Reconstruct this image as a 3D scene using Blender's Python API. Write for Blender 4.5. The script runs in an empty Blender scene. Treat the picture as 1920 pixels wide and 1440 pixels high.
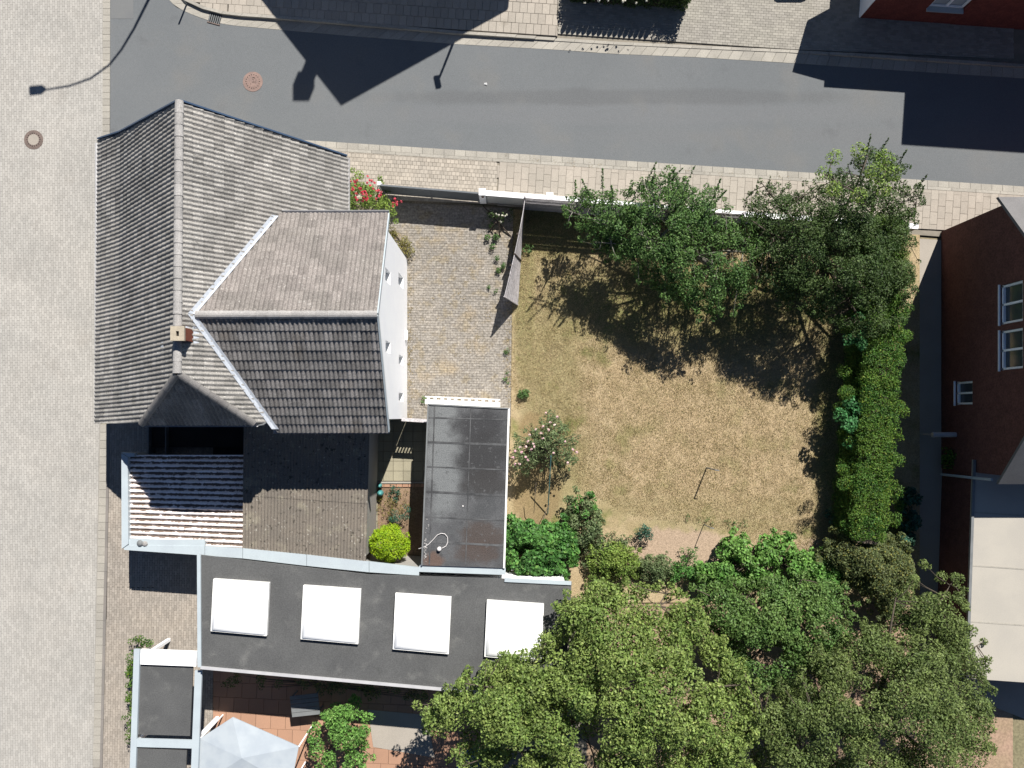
import bpy, bmesh, math, random
import numpy as np
from mathutils import Vector, Matrix

C = bpy.context.scene
COL = C.collection
# ------------------------------------------------------------------ camera, sky, sun, exposure
F, H, NX, NY = 1445.0, 31.0, 960.0, 780.0      # focal length in photo pixels, flying height, point straight below the drone
cam = bpy.data.cameras.new('drone_camera')
cam.sensor_width = 36.0
cam.lens = 36.0 * F / 1920.0
cam.shift_y = (NY - 720.0) / 1920.0
cam.clip_end = 2000.0
cam_o = bpy.data.objects.new('drone_camera', cam)
cam_o.location = (0, 0, H)
COL.objects.link(cam_o)
C.camera = cam_o

SUN_EL = math.radians(45.5)
SUN_AZ = math.atan2(0.375, 0.927)               # from +Y towards +X
world = bpy.data.worlds.new('World')
C.world = world
world.use_nodes = True
wn = world.node_tree
bg = wn.nodes['Background']
sky = wn.nodes.new('ShaderNodeTexSky')
sky.sky_type = 'NISHITA'
sky.sun_disc = False
sky.sun_elevation = SUN_EL
sky.sun_rotation = SUN_AZ
sky.air_density = 0.80
sky.dust_density = 0.2
sky.altitude = 2500.0
sky.ozone_density = 2.0
wn.links.new(sky.outputs[0], bg.inputs[0])
bg.inputs[1].default_value = 0.05
sun = bpy.data.lights.new('sun', 'SUN')
sun.energy = 5.0
sun.angle = math.radians(0.5)
sun.color = (1.0, 0.955, 0.89)
sun_o = bpy.data.objects.new('sun', sun)
COL.objects.link(sun_o)
sd = Vector((math.sin(SUN_AZ) * math.cos(SUN_EL), math.cos(SUN_AZ) * math.cos(SUN_EL), math.sin(SUN_EL)))
sun_o.rotation_euler = sd.to_track_quat('Z', 'Y').to_euler()
sun_o.location = sd * 60
C.view_settings.view_transform = 'Standard'
C.view_settings.look = 'None'
C.view_settings.gamma = 1.0
C.view_settings.exposure = 0.80
C.view_settings.use_curve_mapping = False
C.cycles.max_bounces = 6
C.cycles.diffuse_bounces = 3
C.cycles.transparent_max_bounces = 6

rng = np.random.default_rng(7)
R = random.Random(11)

# ------------------------------------------------------------------ helpers
def at(px, py, z=0.0):
    k = (H - z) / F
    return Vector(((px - NX) * k, -(py - NY) * k, z))

ORG = {}
def org(o):
    return ORG.get(o.name, Vector((0, 0, 0))) if o else Vector((0, 0, 0))

def thing(name, label, cat, loc, group=None):
    o = bpy.data.objects.new(name, None)
    o.empty_display_size = 0.2
    COL.objects.link(o)
    o.location = loc
    ORG[o.name] = Vector(loc)
    o['label'] = label
    o['category'] = cat
    if group: o['group'] = group
    return o

def tag(o, label, cat, group=None):
    o['label'] = label
    o['category'] = cat
    if group: o['group'] = group
    return o

def link(me, name, mat, parent=None, kind=None):
    o = bpy.data.objects.new(name, me)
    if mat is not None and len(me.materials) == 0: me.materials.append(mat)
    COL.objects.link(o)
    if parent is not None:
        o.parent = parent
        ORG[o.name] = org(parent)
    if kind: o['kind'] = kind
    return o

class MB:
    def __init__(s): s.v, s.f = [], []
    def poly(s, pts):
        n = len(s.v); s.v += [tuple(p) for p in pts]; s.f.append(tuple(range(n, n + len(pts)))); return s
    def prism(s, bot, top):
        n, m = len(s.v), len(bot)
        s.v += [tuple(p) for p in bot] + [tuple(p) for p in top]
        s.f.append(tuple(range(n + m - 1, n - 1, -1))); s.f.append(tuple(range(n + m, n + 2 * m)))
        for i in range(m):
            j = (i + 1) % m
            s.f.append((n + i, n + j, n + m + j, n + m + i))
        return s
    def slab(s, xy, z0, z1):
        return s.prism([(p[0], p[1], z0) for p in xy], [(p[0], p[1], z1) for p in xy])
    def obox(s, c, ux, uy, uz):
        c, ux, uy, uz = Vector(c), Vector(ux), Vector(uy), Vector(uz)
        b = [c - ux - uy - uz, c + ux - uy - uz, c + ux + uy - uz, c - ux + uy - uz]
        return s.prism(b, [p + 2 * uz for p in b])
    def box(s, x0, x1, y0, y1, z0, z1):
        return s.slab([(x0, y0), (x1, y0), (x1, y1), (x0, y1)], z0, z1)
    def beam(s, a, b, w, h, up=(0, 0, 1)):
        a, b = Vector(a), Vector(b)
        d = (b - a)
        side = d.cross(Vector(up))
        if side.length < 1e-5: side = d.cross(Vector((1, 0, 0)))
        side.normalize(); u = side.cross(d).normalized()
        return s.obox((a + b) / 2, d / 2, side * w / 2, u * h / 2)
    def tube(s, path, r, n=6):
        path = [Vector(p) for p in path]
        if not isinstance(r, (list, tuple)): r = [r] * len(path)
        base = len(s.v)
        for i, p in enumerate(path):
            d = (path[min(i + 1, len(path) - 1)] - path[max(i - 1, 0)])
            if d.length < 1e-6: d = Vector((0, 0, 1))
            d.normalize()
            a = d.cross(Vector((0.31, 0.17, 0.93)))
            if a.length < 0.05: a = d.cross(Vector((1, 0, 0)))
            a.normalize(); b = d.cross(a)
            for k in range(n):
                t = 2 * math.pi * k / n
                s.v.append(tuple(p + (a * math.cos(t) + b * math.sin(t)) * r[i]))
        for i in range(len(path) - 1):
            for k in range(n):
                k2 = (k + 1) % n
                s.f.append((base + i * n + k, base + i * n + k2, base + (i + 1) * n + k2, base + (i + 1) * n + k))
        s.f.append(tuple(range(base + n - 1, base - 1, -1)))
        e = base + (len(path) - 1) * n
        s.f.append(tuple(range(e, e + n)))
        return s
    def lathe(s, c, prof, n=16):
        c = Vector(c); base = len(s.v)
        for (r, z) in prof:
            for k in range(n):
                t = 2 * math.pi * k / n
                s.v.append((c.x + r * math.cos(t), c.y + r * math.sin(t), c.z + z))
        for i in range(len(prof) - 1):
            for k in range(n):
                k2 = (k + 1) % n
                s.f.append((base + i * n + k, base + i * n + k2, base + (i + 1) * n + k2, base + (i + 1) * n + k))
        s.f.append(tuple(range(base + n - 1, base - 1, -1)))
        e = base + (len(prof) - 1) * n
        s.f.append(tuple(range(e, e + n)))
        return s
    def mesh(s, name, o=Vector((0, 0, 0)), smooth=False):
        me = bpy.data.meshes.new(name)
        me.from_pydata([(v[0] - o.x, v[1] - o.y, v[2] - o.z) for v in s.v], [], s.f)
        bm = bmesh.new(); bm.from_mesh(me)
        bmesh.ops.recalc_face_normals(bm, faces=bm.faces)
        bm.to_mesh(me); bm.free()
        if smooth:
            me.polygons.foreach_set('use_smooth', [True] * len(me.polygons))
        return me
    def build(s, name, mat, parent=None, kind=None, smooth=False):
        return link(s.mesh(name, org(parent), smooth), name, mat, parent, kind)

def np_mesh(name, verts, faces, o=Vector((0, 0, 0)), smooth=False):
    """verts (N,3), faces (M,k) arrays"""
    me = bpy.data.meshes.new(name)
    v = np.asarray(verts, dtype=np.float32) - np.array(o, dtype=np.float32)
    f = np.asarray(faces, dtype=np.int32)
    m, k = f.shape
    me.vertices.add(len(v)); me.vertices.foreach_set('co', v.ravel())
    me.loops.add(m * k); me.loops.foreach_set('vertex_index', f.ravel())
    me.polygons.add(m)
    me.polygons.foreach_set('loop_start', np.arange(0, m * k, k, dtype=np.int32))
    me.polygons.foreach_set('use_smooth', np.full(m, bool(smooth)))
    me.update(calc_edges=True)
    return me

def clip_poly(sub, clip):
    """Sutherland-Hodgman in 2D; clip convex, any winding"""
    area = sum(clip[i][0] * clip[(i + 1) % len(clip)][1] - clip[(i + 1) % len(clip)][0] * clip[i][1] for i in range(len(clip)))
    sg = 1 if area > 0 else -1
    out = list(sub)
    for i in range(len(clip)):
        a, b = clip[i], clip[(i + 1) % len(clip)]
        def ins(p): return sg * ((b[0] - a[0]) * (p[1] - a[1]) - (b[1] - a[1]) * (p[0] - a[0]))
        inp, out = out, []
        for j in range(len(inp)):
            p, q = inp[j], inp[(j + 1) % len(inp)]
            dp, dq = ins(p), ins(q)
            if dp >= 0: out.append(p)
            if dp * dq < 0:
                t = dp / (dp - dq)
                out.append((p[0] + (q[0] - p[0]) * t, p[1] + (q[1] - p[1]) * t))
        if len(out) < 3: return []
    return out

def parea(p):
    return abs(sum(p[i][0] * p[(i + 1) % len(p)][1] - p[(i + 1) % len(p)][0] * p[i][1] for i in range(len(p)))) / 2

def pieces(poly, origin, ang, du, dv, joint, stagger=0.5):
    """rectangular paving pieces over a convex xy polygon: list of (outline, full?, centre)"""
    U = (math.cos(ang), math.sin(ang)); V = (-math.sin(ang), math.cos(ang))
    loc = [((p[0] - origin[0]) * U[0] + (p[1] - origin[1]) * U[1], (p[0] - origin[0]) * V[0] + (p[1] - origin[1]) * V[1]) for p in poly]
    u0, u1 = min(p[0] for p in loc), max(p[0] for p in loc)
    v0, v1 = min(p[1] for p in loc), max(p[1] for p in loc)
    out = []
    j = joint / 2
    for r in range(math.floor(v0 / dv) - 1, math.ceil(v1 / dv) + 1):
        off = (r * stagger % 1.0) * du
        for c in range(math.floor(u0 / du) - 2, math.ceil(u1 / du) + 2):
            a, b = c * du + off, r * dv
            q = [(a + j, b + j), (a + du - j, b + j), (a + du - j, b + dv - j), (a + j, b + dv - j)]
            if q[1][0] < u0 or q[0][0] > u1 or q[2][1] < v0 or q[0][1] > v1: continue
            cl = clip_poly(q, loc)
            if len(cl) < 3 or parea(cl) < 0.15 * du * dv: continue
            full = abs(parea(cl) - parea(q)) < 1e-6
            w = [(origin[0] + p[0] * U[0] + p[1] * V[0], origin[1] + p[0] * U[1] + p[1] * V[1]) for p in cl]
            out.append((w, full, (origin[0] + (a + du / 2) * U[0] + (b + dv / 2) * V[0], origin[1] + (a + du / 2) * U[1] + (b + dv / 2) * V[1])))
    return out

def pave_stuff(name, mat, parent, polys, origin, ang, du, dv, joint, z0, z1, stagger=0.5, jit=0.004):
    mb = MB()
    for poly in polys:
        for (w, full, c) in pieces(poly, origin, ang, du, dv, joint, stagger):
            dz = R.uniform(-jit, jit)
            n, m = len(mb.v), len(w)
            mb.v += [(p[0], p[1], z0) for p in w] + [(p[0], p[1], z1 + dz) for p in w]
            mb.f.append(tuple(range(n + m, n + 2 * m)))
            for i in range(m):
                k = (i + 1) % m
                mb.f.append((n + i, n + k, n + m + k, n + m + i))
    me = bpy.data.meshes.new(name)
    o = org(parent)
    me.from_pydata([(v[0] - o.x, v[1] - o.y, v[2] - o.z) for v in mb.v], [], mb.f)
    return link(me, name, mat, parent, 'stuff')

def pave_parts(name, mat, parent, polys, origin, ang, du, dv, joint, z0, z1, stagger=0.5, jit=0.004, limit=300):
    o = org(parent)
    shared = MB(); j = joint / 2; hu, hv = du / 2 - j, dv / 2 - j; t = z1 - z0
    e = 0.006
    shared.prism([(-hu, -hv, 0), (hu, -hv, 0), (hu, hv, 0), (-hu, hv, 0)], [(-hu, -hv, t - e), (hu, -hv, t - e), (hu, hv, t - e), (-hu, hv, t - e)])
    shared.f.pop(1)
    n = len(shared.v)
    shared.v += [(-hu + e, -hv + e, t), (hu - e, -hv + e, t), (hu - e, hv - e, t), (-hu + e, hv - e, t)]
    shared.f.append((n, n + 1, n + 2, n + 3))
    for i in range(4): shared.f.append((4 + i, 4 + (i + 1) % 4, n + (i + 1) % 4, n + i))
    sm = shared.mesh(name); sm.materials.append(mat)
    cnt = 0; rest = MB()
    for poly in polys:
        for (w, full, c) in pieces(poly, origin, ang, du, dv, joint, stagger):
            dz = R.uniform(-jit, jit)
            if cnt >= limit:
                rest.slab(w, z0, z1 + dz); continue
            cnt += 1
            if full:
                ob = link(sm, name, None, parent)
                ob.location = Vector((c[0], c[1], z0 + dz)) - o
                ob.rotation_euler = (R.uniform(-.004, .004), R.uniform(-.004, .004), ang)
            else:
                MB().slab(w, z0, z1 + dz).build(name, mat, parent)
    if rest.v: rest.build(name + 's', mat, parent, 'stuff')

# ------------------------------------------------------------------ materials
def new_mat(name):
    m = bpy.data.materials.new(name); m.use_nodes = True
    nt = m.node_tree; nt.nodes.clear()
    return m, nt

class NT:
    def __init__(s, nt): s.nt = nt; s.n = nt.nodes
    def node(s, t, **kw):
        x = s.n.new(t)
        for k, v in kw.items(): setattr(x, k, v)
        return x
    def L(s, a, b): s.nt.links.new(a, b)
    def val(s, sock, v):
        if hasattr(v, 'is_output'): s.L(v, sock)
        else: sock.default_value = v
    def math(s, op, a, b=0.0, c=0.0, clamp=False):
        x = s.node('ShaderNodeMath', operation=op, use_clamp=clamp)
        for i, v in enumerate((a, b, c)): s.val(x.inputs[i], v)
        return x.outputs[0]
    def noise(s, vec, scale, detail=3.0, rough=0.55, dist=0.0):
        x = s.node('ShaderNodeTexNoise'); s.L(vec, x.inputs['Vector'])
        x.inputs['Scale'].default_value = scale; x.inputs['Detail'].default_value = detail
        x.inputs['Roughness'].default_value = rough; x.inputs['Distortion'].default_value = dist
        return x.outputs[0]
    def ramp(s, v, lo, hi, a=0.0, b=1.0):
        x = s.node('ShaderNodeMapRange', interpolation_type='SMOOTHSTEP')
        s.val(x.inputs[0], v); x.inputs[1].default_value = lo; x.inputs[2].default_value = hi
        x.inputs[3].default_value = a; x.inputs[4].default_value = b
        return x.outputs[0]
    def mix(s, f, a, b, blend='MIX'):
        x = s.node('ShaderNodeMix', data_type='RGBA', blend_type=blend)
        s.val(x.inputs[0], f)
        for i, v in ((6, a), (7, b)):
            if hasattr(v, 'is_output'): s.L(v, x.inputs[i])
            else: x.inputs[i].default_value = (v[0], v[1], v[2], 1)
        return x.outputs[2]
    def scale_col(s, col, f):
        x = s.node('ShaderNodeVectorMath', operation='SCALE')
        s.L(col, x.inputs[0]); s.val(x.inputs[3], f)
        return x.outputs[0]
    def pos(s): return s.node('ShaderNodeNewGeometry').outputs['Position']
    def rand(s):
        g = s.node('ShaderNodeNewGeometry'); o = s.node('ShaderNodeObjectInfo')
        return s.math('FRACT', s.math('ADD', g.outputs['Random Per Island'], o.outputs['Random']))
    def ellipse(s, pos, c, rx, ry, soft=0.5, wob=0.5, wscale=1.5):
        """0..1 mask round a place on the ground, edge broken by noise"""
        sep = s.node('ShaderNodeSeparateXYZ'); s.L(pos, sep.inputs[0])
        dx = s.math('DIVIDE', s.math('SUBTRACT', sep.outputs[0], c[0]), rx)
        dy = s.math('DIVIDE', s.math('SUBTRACT', sep.outputs[1], c[1]), ry)
        d = s.math('SQRT', s.math('ADD', s.math('MULTIPLY', dx, dx), s.math('MULTIPLY', dy, dy)))
        n = s.math('MULTIPLY', s.math('SUBTRACT', s.noise(pos, wscale, 4), 0.5), wob * 2)
        return s.ramp(s.math('ADD', d, n), 1 - soft / 2, 1 + soft / 2, 1.0, 0.0)

ALB = 0.78
BRIGHT = ('white_render', 'white_trim', 'opal_skylight_dome', 'white_cable', 'white_paper', 'roof_boarding')
def surf(name, c1, c2=None, scale=2.0, island=0.0, rough=0.85, spec=0.2, fine=0.0, fscale=40.0, bump=0.0, bscale=60.0,
         spots=(), masks=(), metallic=0.0, big=0.0, detail=4.0):
    """general surface: two-tone noise, per-piece tone, fine grain, spots (colour, scale, lo, hi), placed stains and painted sheen (colour, centre, rx, ry, strength)"""
    m, nt = new_mat(name); t = NT(nt)
    p = t.pos()
    c2 = c2 or c1
    alb = 1.0 if name in BRIGHT else ALB
    col = t.mix(t.ramp(t.noise(p, scale, detail), 0.32, 0.68), c1, c2)
    for (mc, ctr, rx, ry, st, sc) in masks:
        col = t.mix(t.math('MULTIPLY', t.ellipse(p, ctr, rx, ry, 0.75, 0.7, sc), st), col, mc)
    for (sc, ss, lo, hi, st) in spots:
        col = t.mix(t.math('MULTIPLY', t.ramp(t.noise(p, ss, 3), lo, hi), st), col, sc)
    if big: col = t.scale_col(col, t.ramp(t.noise(p, 0.35, 3), 0.3, 0.7, 1 - big, 1 + big))
    if island: col = t.scale_col(col, t.math('ADD', t.math('MULTIPLY', t.rand(), 2 * island), 1 - island))
    if fine: col = t.scale_col(col, t.ramp(t.noise(p, fscale, 2, 0.6), 0.25, 0.75, 1 - fine, 1 + fine))
    if alb != 1.0: col = t.scale_col(col, alb)
    b = t.node('ShaderNodeBsdfPrincipled')
    t.L(col, b.inputs['Base Color'])
    b.inputs['Roughness'].default_value = rough
    b.inputs['Specular IOR Level'].default_value = spec
    b.inputs['Metallic'].default_value = metallic
    if bump:
        bn = t.node('ShaderNodeBump'); bn.inputs['Strength'].default_value = bump; bn.inputs['Distance'].default_value = 0.02
        t.L(t.noise(p, bscale, 4), bn.inputs['Height']); t.L(bn.outputs[0], b.inputs['Normal'])
    o = t.node('ShaderNodeOutputMaterial'); t.L(b.outputs[0], o.inputs[0])
    return m

def leaf_mat(name, c1, c2, c3=None, scale=1.2, trans=0.3, bright=0.5):
    """leaves: two tones by clump, each leaf its own tone, some light through them"""
    m, nt = new_mat(name); t = NT(nt)
    p = t.pos()
    r = t.rand()
    col = t.mix(t.ramp(t.noise(p, scale, 3), 0.35, 0.65), c1, c2)
    if c3: col = t.mix(t.ramp(r, 0.8, 1.0), col, c3)
    col = t.scale_col(col, t.math('ADD', t.math('MULTIPLY', t.math('FRACT', t.math('MULTIPLY', r, 7.31)), 2 * bright), 1 - bright))
    b = t.node('ShaderNodeBsdfPrincipled'); t.L(col, b.inputs['Base Color'])
    b.inputs['Roughness'].default_value = 0.55; b.inputs['Specular IOR Level'].default_value = 0.3
    tr = t.node('ShaderNodeBsdfTranslucent'); t.L(t.scale_col(col, 1.3), tr.inputs[0])
    mx = t.node('ShaderNodeMixShader'); mx.inputs[0].default_value = trans
    t.L(b.outputs[0], mx.inputs[1]); t.L(tr.outputs[0], mx.inputs[2])
    o = t.node('ShaderNodeOutputMaterial'); t.L(mx.outputs[0], o.inputs[0])
    return m

def g2(px, py):
    v = at(px, py); return (v.x, v.y)
PX = H / F      # metres per photo pixel on the ground

M = {}
M['roadjoint'] = surf('road_joint', (.34, .32, .29), (.30, .285, .26), 2)
M['road'] = surf('road_paver', (.45, .43, .395), (.42, .405, .375), 0.5, island=.09, fine=.12, fscale=30, big=.05, spots=(((.37, .345, .31), .8, .55, .8, .5), ((.30, .28, .25), 3.5, .68, .8, .4)))
M['joint'] = surf('joint_sand', (.29, .26, .215), (.23, .21, .17), 3)
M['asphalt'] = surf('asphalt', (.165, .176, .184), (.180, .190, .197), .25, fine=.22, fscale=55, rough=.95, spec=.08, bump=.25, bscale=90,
                    masks=(((.185, .192, .20), at(1180, 213), 11, .42, .6, .5), ((.18, .186, .192), at(1500, 255), 9, .3, .5, .5), ((.135, .138, .142), at(1150, 182), 10, .3, .5, .5)),  # paler bands: street sheen painted into the colour, along the wheel tracks
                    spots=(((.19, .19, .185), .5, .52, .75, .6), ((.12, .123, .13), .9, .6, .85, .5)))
M['asphalt2'] = surf('asphalt_patch', (.19, .195, .195), (.175, .18, .185), 1.0, fine=.15, fscale=55)
M['kerb'] = surf('kerb_concrete', (.42, .395, .345), (.36, .34, .30), 1.0, island=.09, fine=.15, fscale=30, spots=(((.2, .18, .14), 3.0, .62, .8, .5),))
M['kerbdark'] = surf('kerb_dark', (.26, .235, .215), (.22, .205, .19), 1.0, island=.08, fine=.12)
M['slab'] = surf('pavement_slab', (.43, .385, .33), (.39, .355, .305), .6, island=.08, fine=.10, fscale=30, spots=(((.26, .23, .19), 2.0, .62, .85, .5),))
M['smallpav'] = surf('small_paver', (.46, .41, .345), (.42, .38, .325), .7, island=.14, fine=.12, spots=(((.28, .24, .18), 1.6, .6, .85, .5),))
M['greypav'] = surf('grey_paver', (.36, .34, .295), (.33, .31, .275), .7, island=.13, fine=.12)
M['walkpav'] = surf('side_walk_paver', (.38, .335, .285), (.34, .305, .265), .9, island=.14, fine=.18, spots=(((.44, .40, .34), 2.5, .58, .8, .6),))
M['drive'] = surf('driveway_paver', (.33, .30, .262), (.285, .262, .232), .55, island=.13, fine=.34, fscale=11, bump=.2,
                  spots=(((.36, .285, .185), .9, .5, .72, .7), ((.46, .43, .38), 6.5, .60, .72, .7), ((.30, .25, .17), 2.3, .52, .66, .6), ((.15, .16, .08), 1.4, .66, .85, .4)))
M['drivejoint'] = surf('driveway_sand_joint', (.27, .225, .165), (.21, .185, .13), 1.2, fine=.3, fscale=14)
M['yard'] = surf('yard_slab', (.36, .33, .24), (.31, .285, .21), 1.0, island=.08, fine=.12)
M['soil'] = surf('soil', (.20, .135, .09), (.28, .195, .13), 1.2, fine=.3, fscale=25, bump=.5, bscale=25)
M['tile'] = surf('roof_tile', (.335, .32, .298), (.275, .265, .248), .7, island=.22, fine=.32, fscale=28, rough=.8,
                 spots=(((.12, .115, .11), 1.1, .58, .8, .45), ((.56, .55, .52), 13.0, .60, .70, .7), ((.09, .085, .08), 9.0, .60, .72, .6)))
M['tile_pink'] = surf('roof_tile_pinkish', (.265, .238, .222), (.225, .206, .19), .7, island=.16, fine=.30, fscale=24, rough=.8,
                      spots=(((.17, .155, .135), 1.6, .60, .8, .5), ((.46, .44, .41), 11.0, .61, .71, .6), ((.11, .10, .09), 7.0, .60, .72, .5)))
M['tile_dark'] = surf('roof_tile_dark', (.235, .222, .215), (.185, .178, .174), .7, island=.22, fine=.34, fscale=26, rough=.8,
                      spots=(((.13, .10, .07), .8, .55, .75, .5), ((.36, .355, .34), 12.0, .62, .73, .55), ((.06, .06, .06), 9.0, .59, .72, .55)))
M['ridge'] = surf('ridge_tile', (.40, .385, .37), (.34, .33, .32), 2.0, island=.10, fine=.25, fscale=30, spots=(((.2, .19, .17), 6, .6, .8, .5),))
M['ridgedark'] = surf('hip_tile', (.25, .24, .23), (.21, .20, .195), 2.0, island=.15, fine=.2, fscale=30)
M['lead'] = surf('lead_flashing', (.56, .60, .66), (.50, .54, .60), 2.5, fine=.12, fscale=20, rough=.5, spec=.4)
M['underlay'] = surf('roof_boarding', (.05, .047, .045))
M['bluemetal'] = surf('blue_verge_metal', (.05, .085, .15), (.06, .10, .17), 2.0, rough=.4)
M['white'] = surf('white_render', (.90, .91, .92), (.87, .88, .90), 1.5, fine=.03, spots=(((.62, .58, .52), 1.5, .72, .85, .35),))
M['whitetrim'] = surf('white_trim', (.78, .78, .76), (.70, .70, .68), 3, rough=.5)
M['wallgrey'] = surf('house_wall', (.42, .40, .37), (.36, .35, .33), 1.0)
M['brick'] = surf('red_brick_chimney', (.26, .085, .05), (.20, .07, .045), 6.0, fine=.3, fscale=30)
M['capstone'] = surf('cement_cap', (.48, .42, .32), (.42, .37, .29), 4.0, fine=.15)
M['black'] = surf('dark_opening', (.01, .01, .01))
M['zinc'] = surf('zinc_flashing', (.50, .57, .605), (.46, .52, .56), 1.2, fine=.06, rough=.45, spec=.4, spots=(((.42, .44, .45), 2.5, .66, .82, .5),))
M['gutter'] = surf('gutter_metal', (.55, .55, .56), (.48, .48, .50), 3, rough=.45)
M['corr_white'] = surf('weathered_white_sheet', (.66, .59, .55), (.58, .51, .47), 1.6, fine=.10, fscale=20,
                       spots=(((.20, .155, .13), 2.6, .54, .68, .75), ((.17, .13, .09), 9.0, .62, .75, .5)))
def dirty_corrugation():
    m, nt = new_mat('weathered_white_sheet'); t = NT(nt); p = t.pos()
    sep = t.node('ShaderNodeSeparateXYZ'); t.L(p, sep.inputs[0])
    base = t.mix(t.ramp(t.noise(p, 1.6, 4), .35, .65), (.82, .76, .74), (.74, .67, .64))
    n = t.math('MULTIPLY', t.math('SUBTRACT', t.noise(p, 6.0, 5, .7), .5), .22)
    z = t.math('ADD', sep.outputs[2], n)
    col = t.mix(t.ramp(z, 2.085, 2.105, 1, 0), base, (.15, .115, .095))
    col = t.mix(t.math('MULTIPLY', t.ramp(t.noise(p, 9, 3), .6, .75), .5), col, (.2, .15, .10))
    b = t.node('ShaderNodeBsdfPrincipled'); t.L(col, b.inputs['Base Color']); b.inputs['Roughness'].default_value = .85; b.inputs['Specular IOR Level'].default_value = .15
    o = t.node('ShaderNodeOutputMaterial'); t.L(b.outputs[0], o.inputs[0])
    return m
M['corr_white'] = dirty_corrugation()
M['corr_brown'] = surf('fibre_cement_sheet', (.205, .178, .148), (.175, .155, .132), .9, fine=.2, fscale=30,
                       spots=(((.34, .31, .235), 2.2, .54, .75, .5), ((.06, .055, .045), 7.0, .60, .68, .85), ((.50, .48, .42), 10.0, .63, .71, .7)))
M['bitumen'] = surf('garage_bitumen', (.118, .121, .126), (.085, .088, .092), 1.3, spots=(((.15, .155, .16), 7.0, .58, .75, .6), ((.05, .05, .052), 4.0, .6, .75, .5)), fine=.3, fscale=30, rough=.95, spec=.05,
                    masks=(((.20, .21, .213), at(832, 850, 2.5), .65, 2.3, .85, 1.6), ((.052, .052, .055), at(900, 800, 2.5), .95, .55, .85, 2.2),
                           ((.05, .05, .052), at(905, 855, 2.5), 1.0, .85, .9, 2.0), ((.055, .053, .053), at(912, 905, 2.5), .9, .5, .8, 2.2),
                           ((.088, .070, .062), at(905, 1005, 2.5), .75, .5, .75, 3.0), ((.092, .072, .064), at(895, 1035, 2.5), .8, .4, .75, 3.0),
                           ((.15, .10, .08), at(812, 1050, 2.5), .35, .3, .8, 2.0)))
M['bitumen2'] = surf('neighbour_bitumen', (.115, .117, .117), (.095, .097, .098), .8, fine=.2, fscale=25, spots=(((.22, .22, .21), 1.5, .55, .8, .5), ((.07, .075, .07), 2.2, .62, .8, .5)))
M['seam'] = surf('bitumen_seam', (.135, .138, .142), (.065, .067, .07), 1.6, spec=.05, fine=.2)
M['opal'] = surf('opal_skylight_dome', (.92, .92, .91), (.88, .88, .88), 1.0, rough=.35)
M['courtshade'] = surf('court_shade', (.05, .048, .046), (.035, .034, .033), 1.0, fine=.2)  # dark tone puts the deep shade of the court into its floor colour
M['gatemetal'] = surf('gate_metal', (.17, .185, .20), (.14, .155, .17), 2.0, rough=.5)
M['garden_wall'] = surf('garden_wall_render', (.62, .62, .60), (.52, .53, .52), 1.2, fine=.08, spots=(((.25, .26, .24), 2.0, .6, .8, .5),))
M['wood'] = surf('weathered_wood', (.56, .53, .54), (.46, .44, .45), 3.0, island=.12, fine=.25, fscale=20, spots=(((.16, .14, .135), 6, .6, .75, .6),))
M['wooddark'] = surf('dark_wood', (.085, .065, .05), (.06, .048, .04), 3.0, island=.1, fine=.2)
M['iron'] = surf('cast_iron', (.20, .155, .135), (.16, .125, .11), 5.0, fine=.2)
M['ironpink'] = surf('rusty_cast_iron', (.30, .21, .18), (.25, .18, .16), 5.0, fine=.2)
M['greymetal'] = surf('grey_metal', (.22, .23, .235), (.18, .19, .195), 3.0, rough=.45)
M['greenpole'] = surf('green_plastic', (.12, .26, .24), (.10, .22, .21), 3.0, rough=.5)
M['teal'] = surf('teal_glaze', (.10, .36, .35), (.08, .29, .29), 4.0, rough=.25, spec=.5)
M['cable'] = surf('white_cable', (.75, .72, .70), (.65, .62, .60), 4.0, rough=.5)
M['redbrick'] = surf('red_brick_wall', (.20, .055, .045), (.155, .045, .038), 2.5, island=.0, fine=.25, fscale=16)
M['redbrick2'] = surf('brown_brick_wall', (.16, .07, .06), (.13, .058, .05), 2.5, fine=.25, fscale=16)
M['glass'] = surf('window_glass', (.06, .075, .09), rough=.08, spec=.6)
M['bluepane'] = surf('bluish_window_pane', (.10, .16, .22), rough=.15, spec=.5)
M['shutter'] = surf('roller_shutter', (.78, .80, .82), (.74, .76, .78), 2.0, rough=.5)
M['cream'] = surf('cream_roof_coating', (.47, .44, .385), (.43, .405, .36), .8, fine=.08)
M['slate'] = surf('grey_roof_covering', (.20, .195, .195), (.17, .165, .165), 1.0, fine=.15)
M['terrace'] = surf('salmon_terrace', (.46, .27, .18), (.42, .25, .17), .8, island=.06, fine=.08)
M['lightpath'] = surf('light_path', (.42, .38, .33), (.38, .345, .30), .8, fine=.12)
M['bark'] = surf('bark', (.13, .105, .08), (.09, .075, .06), 6.0, fine=.3)
M['barkpale'] = surf('pale_bark', (.26, .25, .21), (.18, .17, .14), 6.0, fine=.3)
M['petal_red'] = surf('red_petal', (.55, .035, .07), (.62, .10, .13), 5, island=.25)
M['petal_pink'] = surf('pale_pink_petal', (.72, .42, .48), (.74, .58, .52), 5, island=.15)
M['petal_white'] = surf('white_petal', (.80, .78, .66), (.75, .72, .6), 5, island=.1)
M['fabric'] = surf('pale_fabric', (.46, .51, .55), (.40, .45, .50), 2)
M['bluefabric'] = surf('blue_fabric', (.14, .24, .46), (.12, .21, .42), 2)
M['carpaint'] = surf('dark_car_paint', (.02, .022, .026), rough=.25, spec=.6)
M['rubber'] = surf('tyre_rubber', (.02, .02, .02))
M['paper'] = surf('white_paper', (.8, .8, .78))

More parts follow.
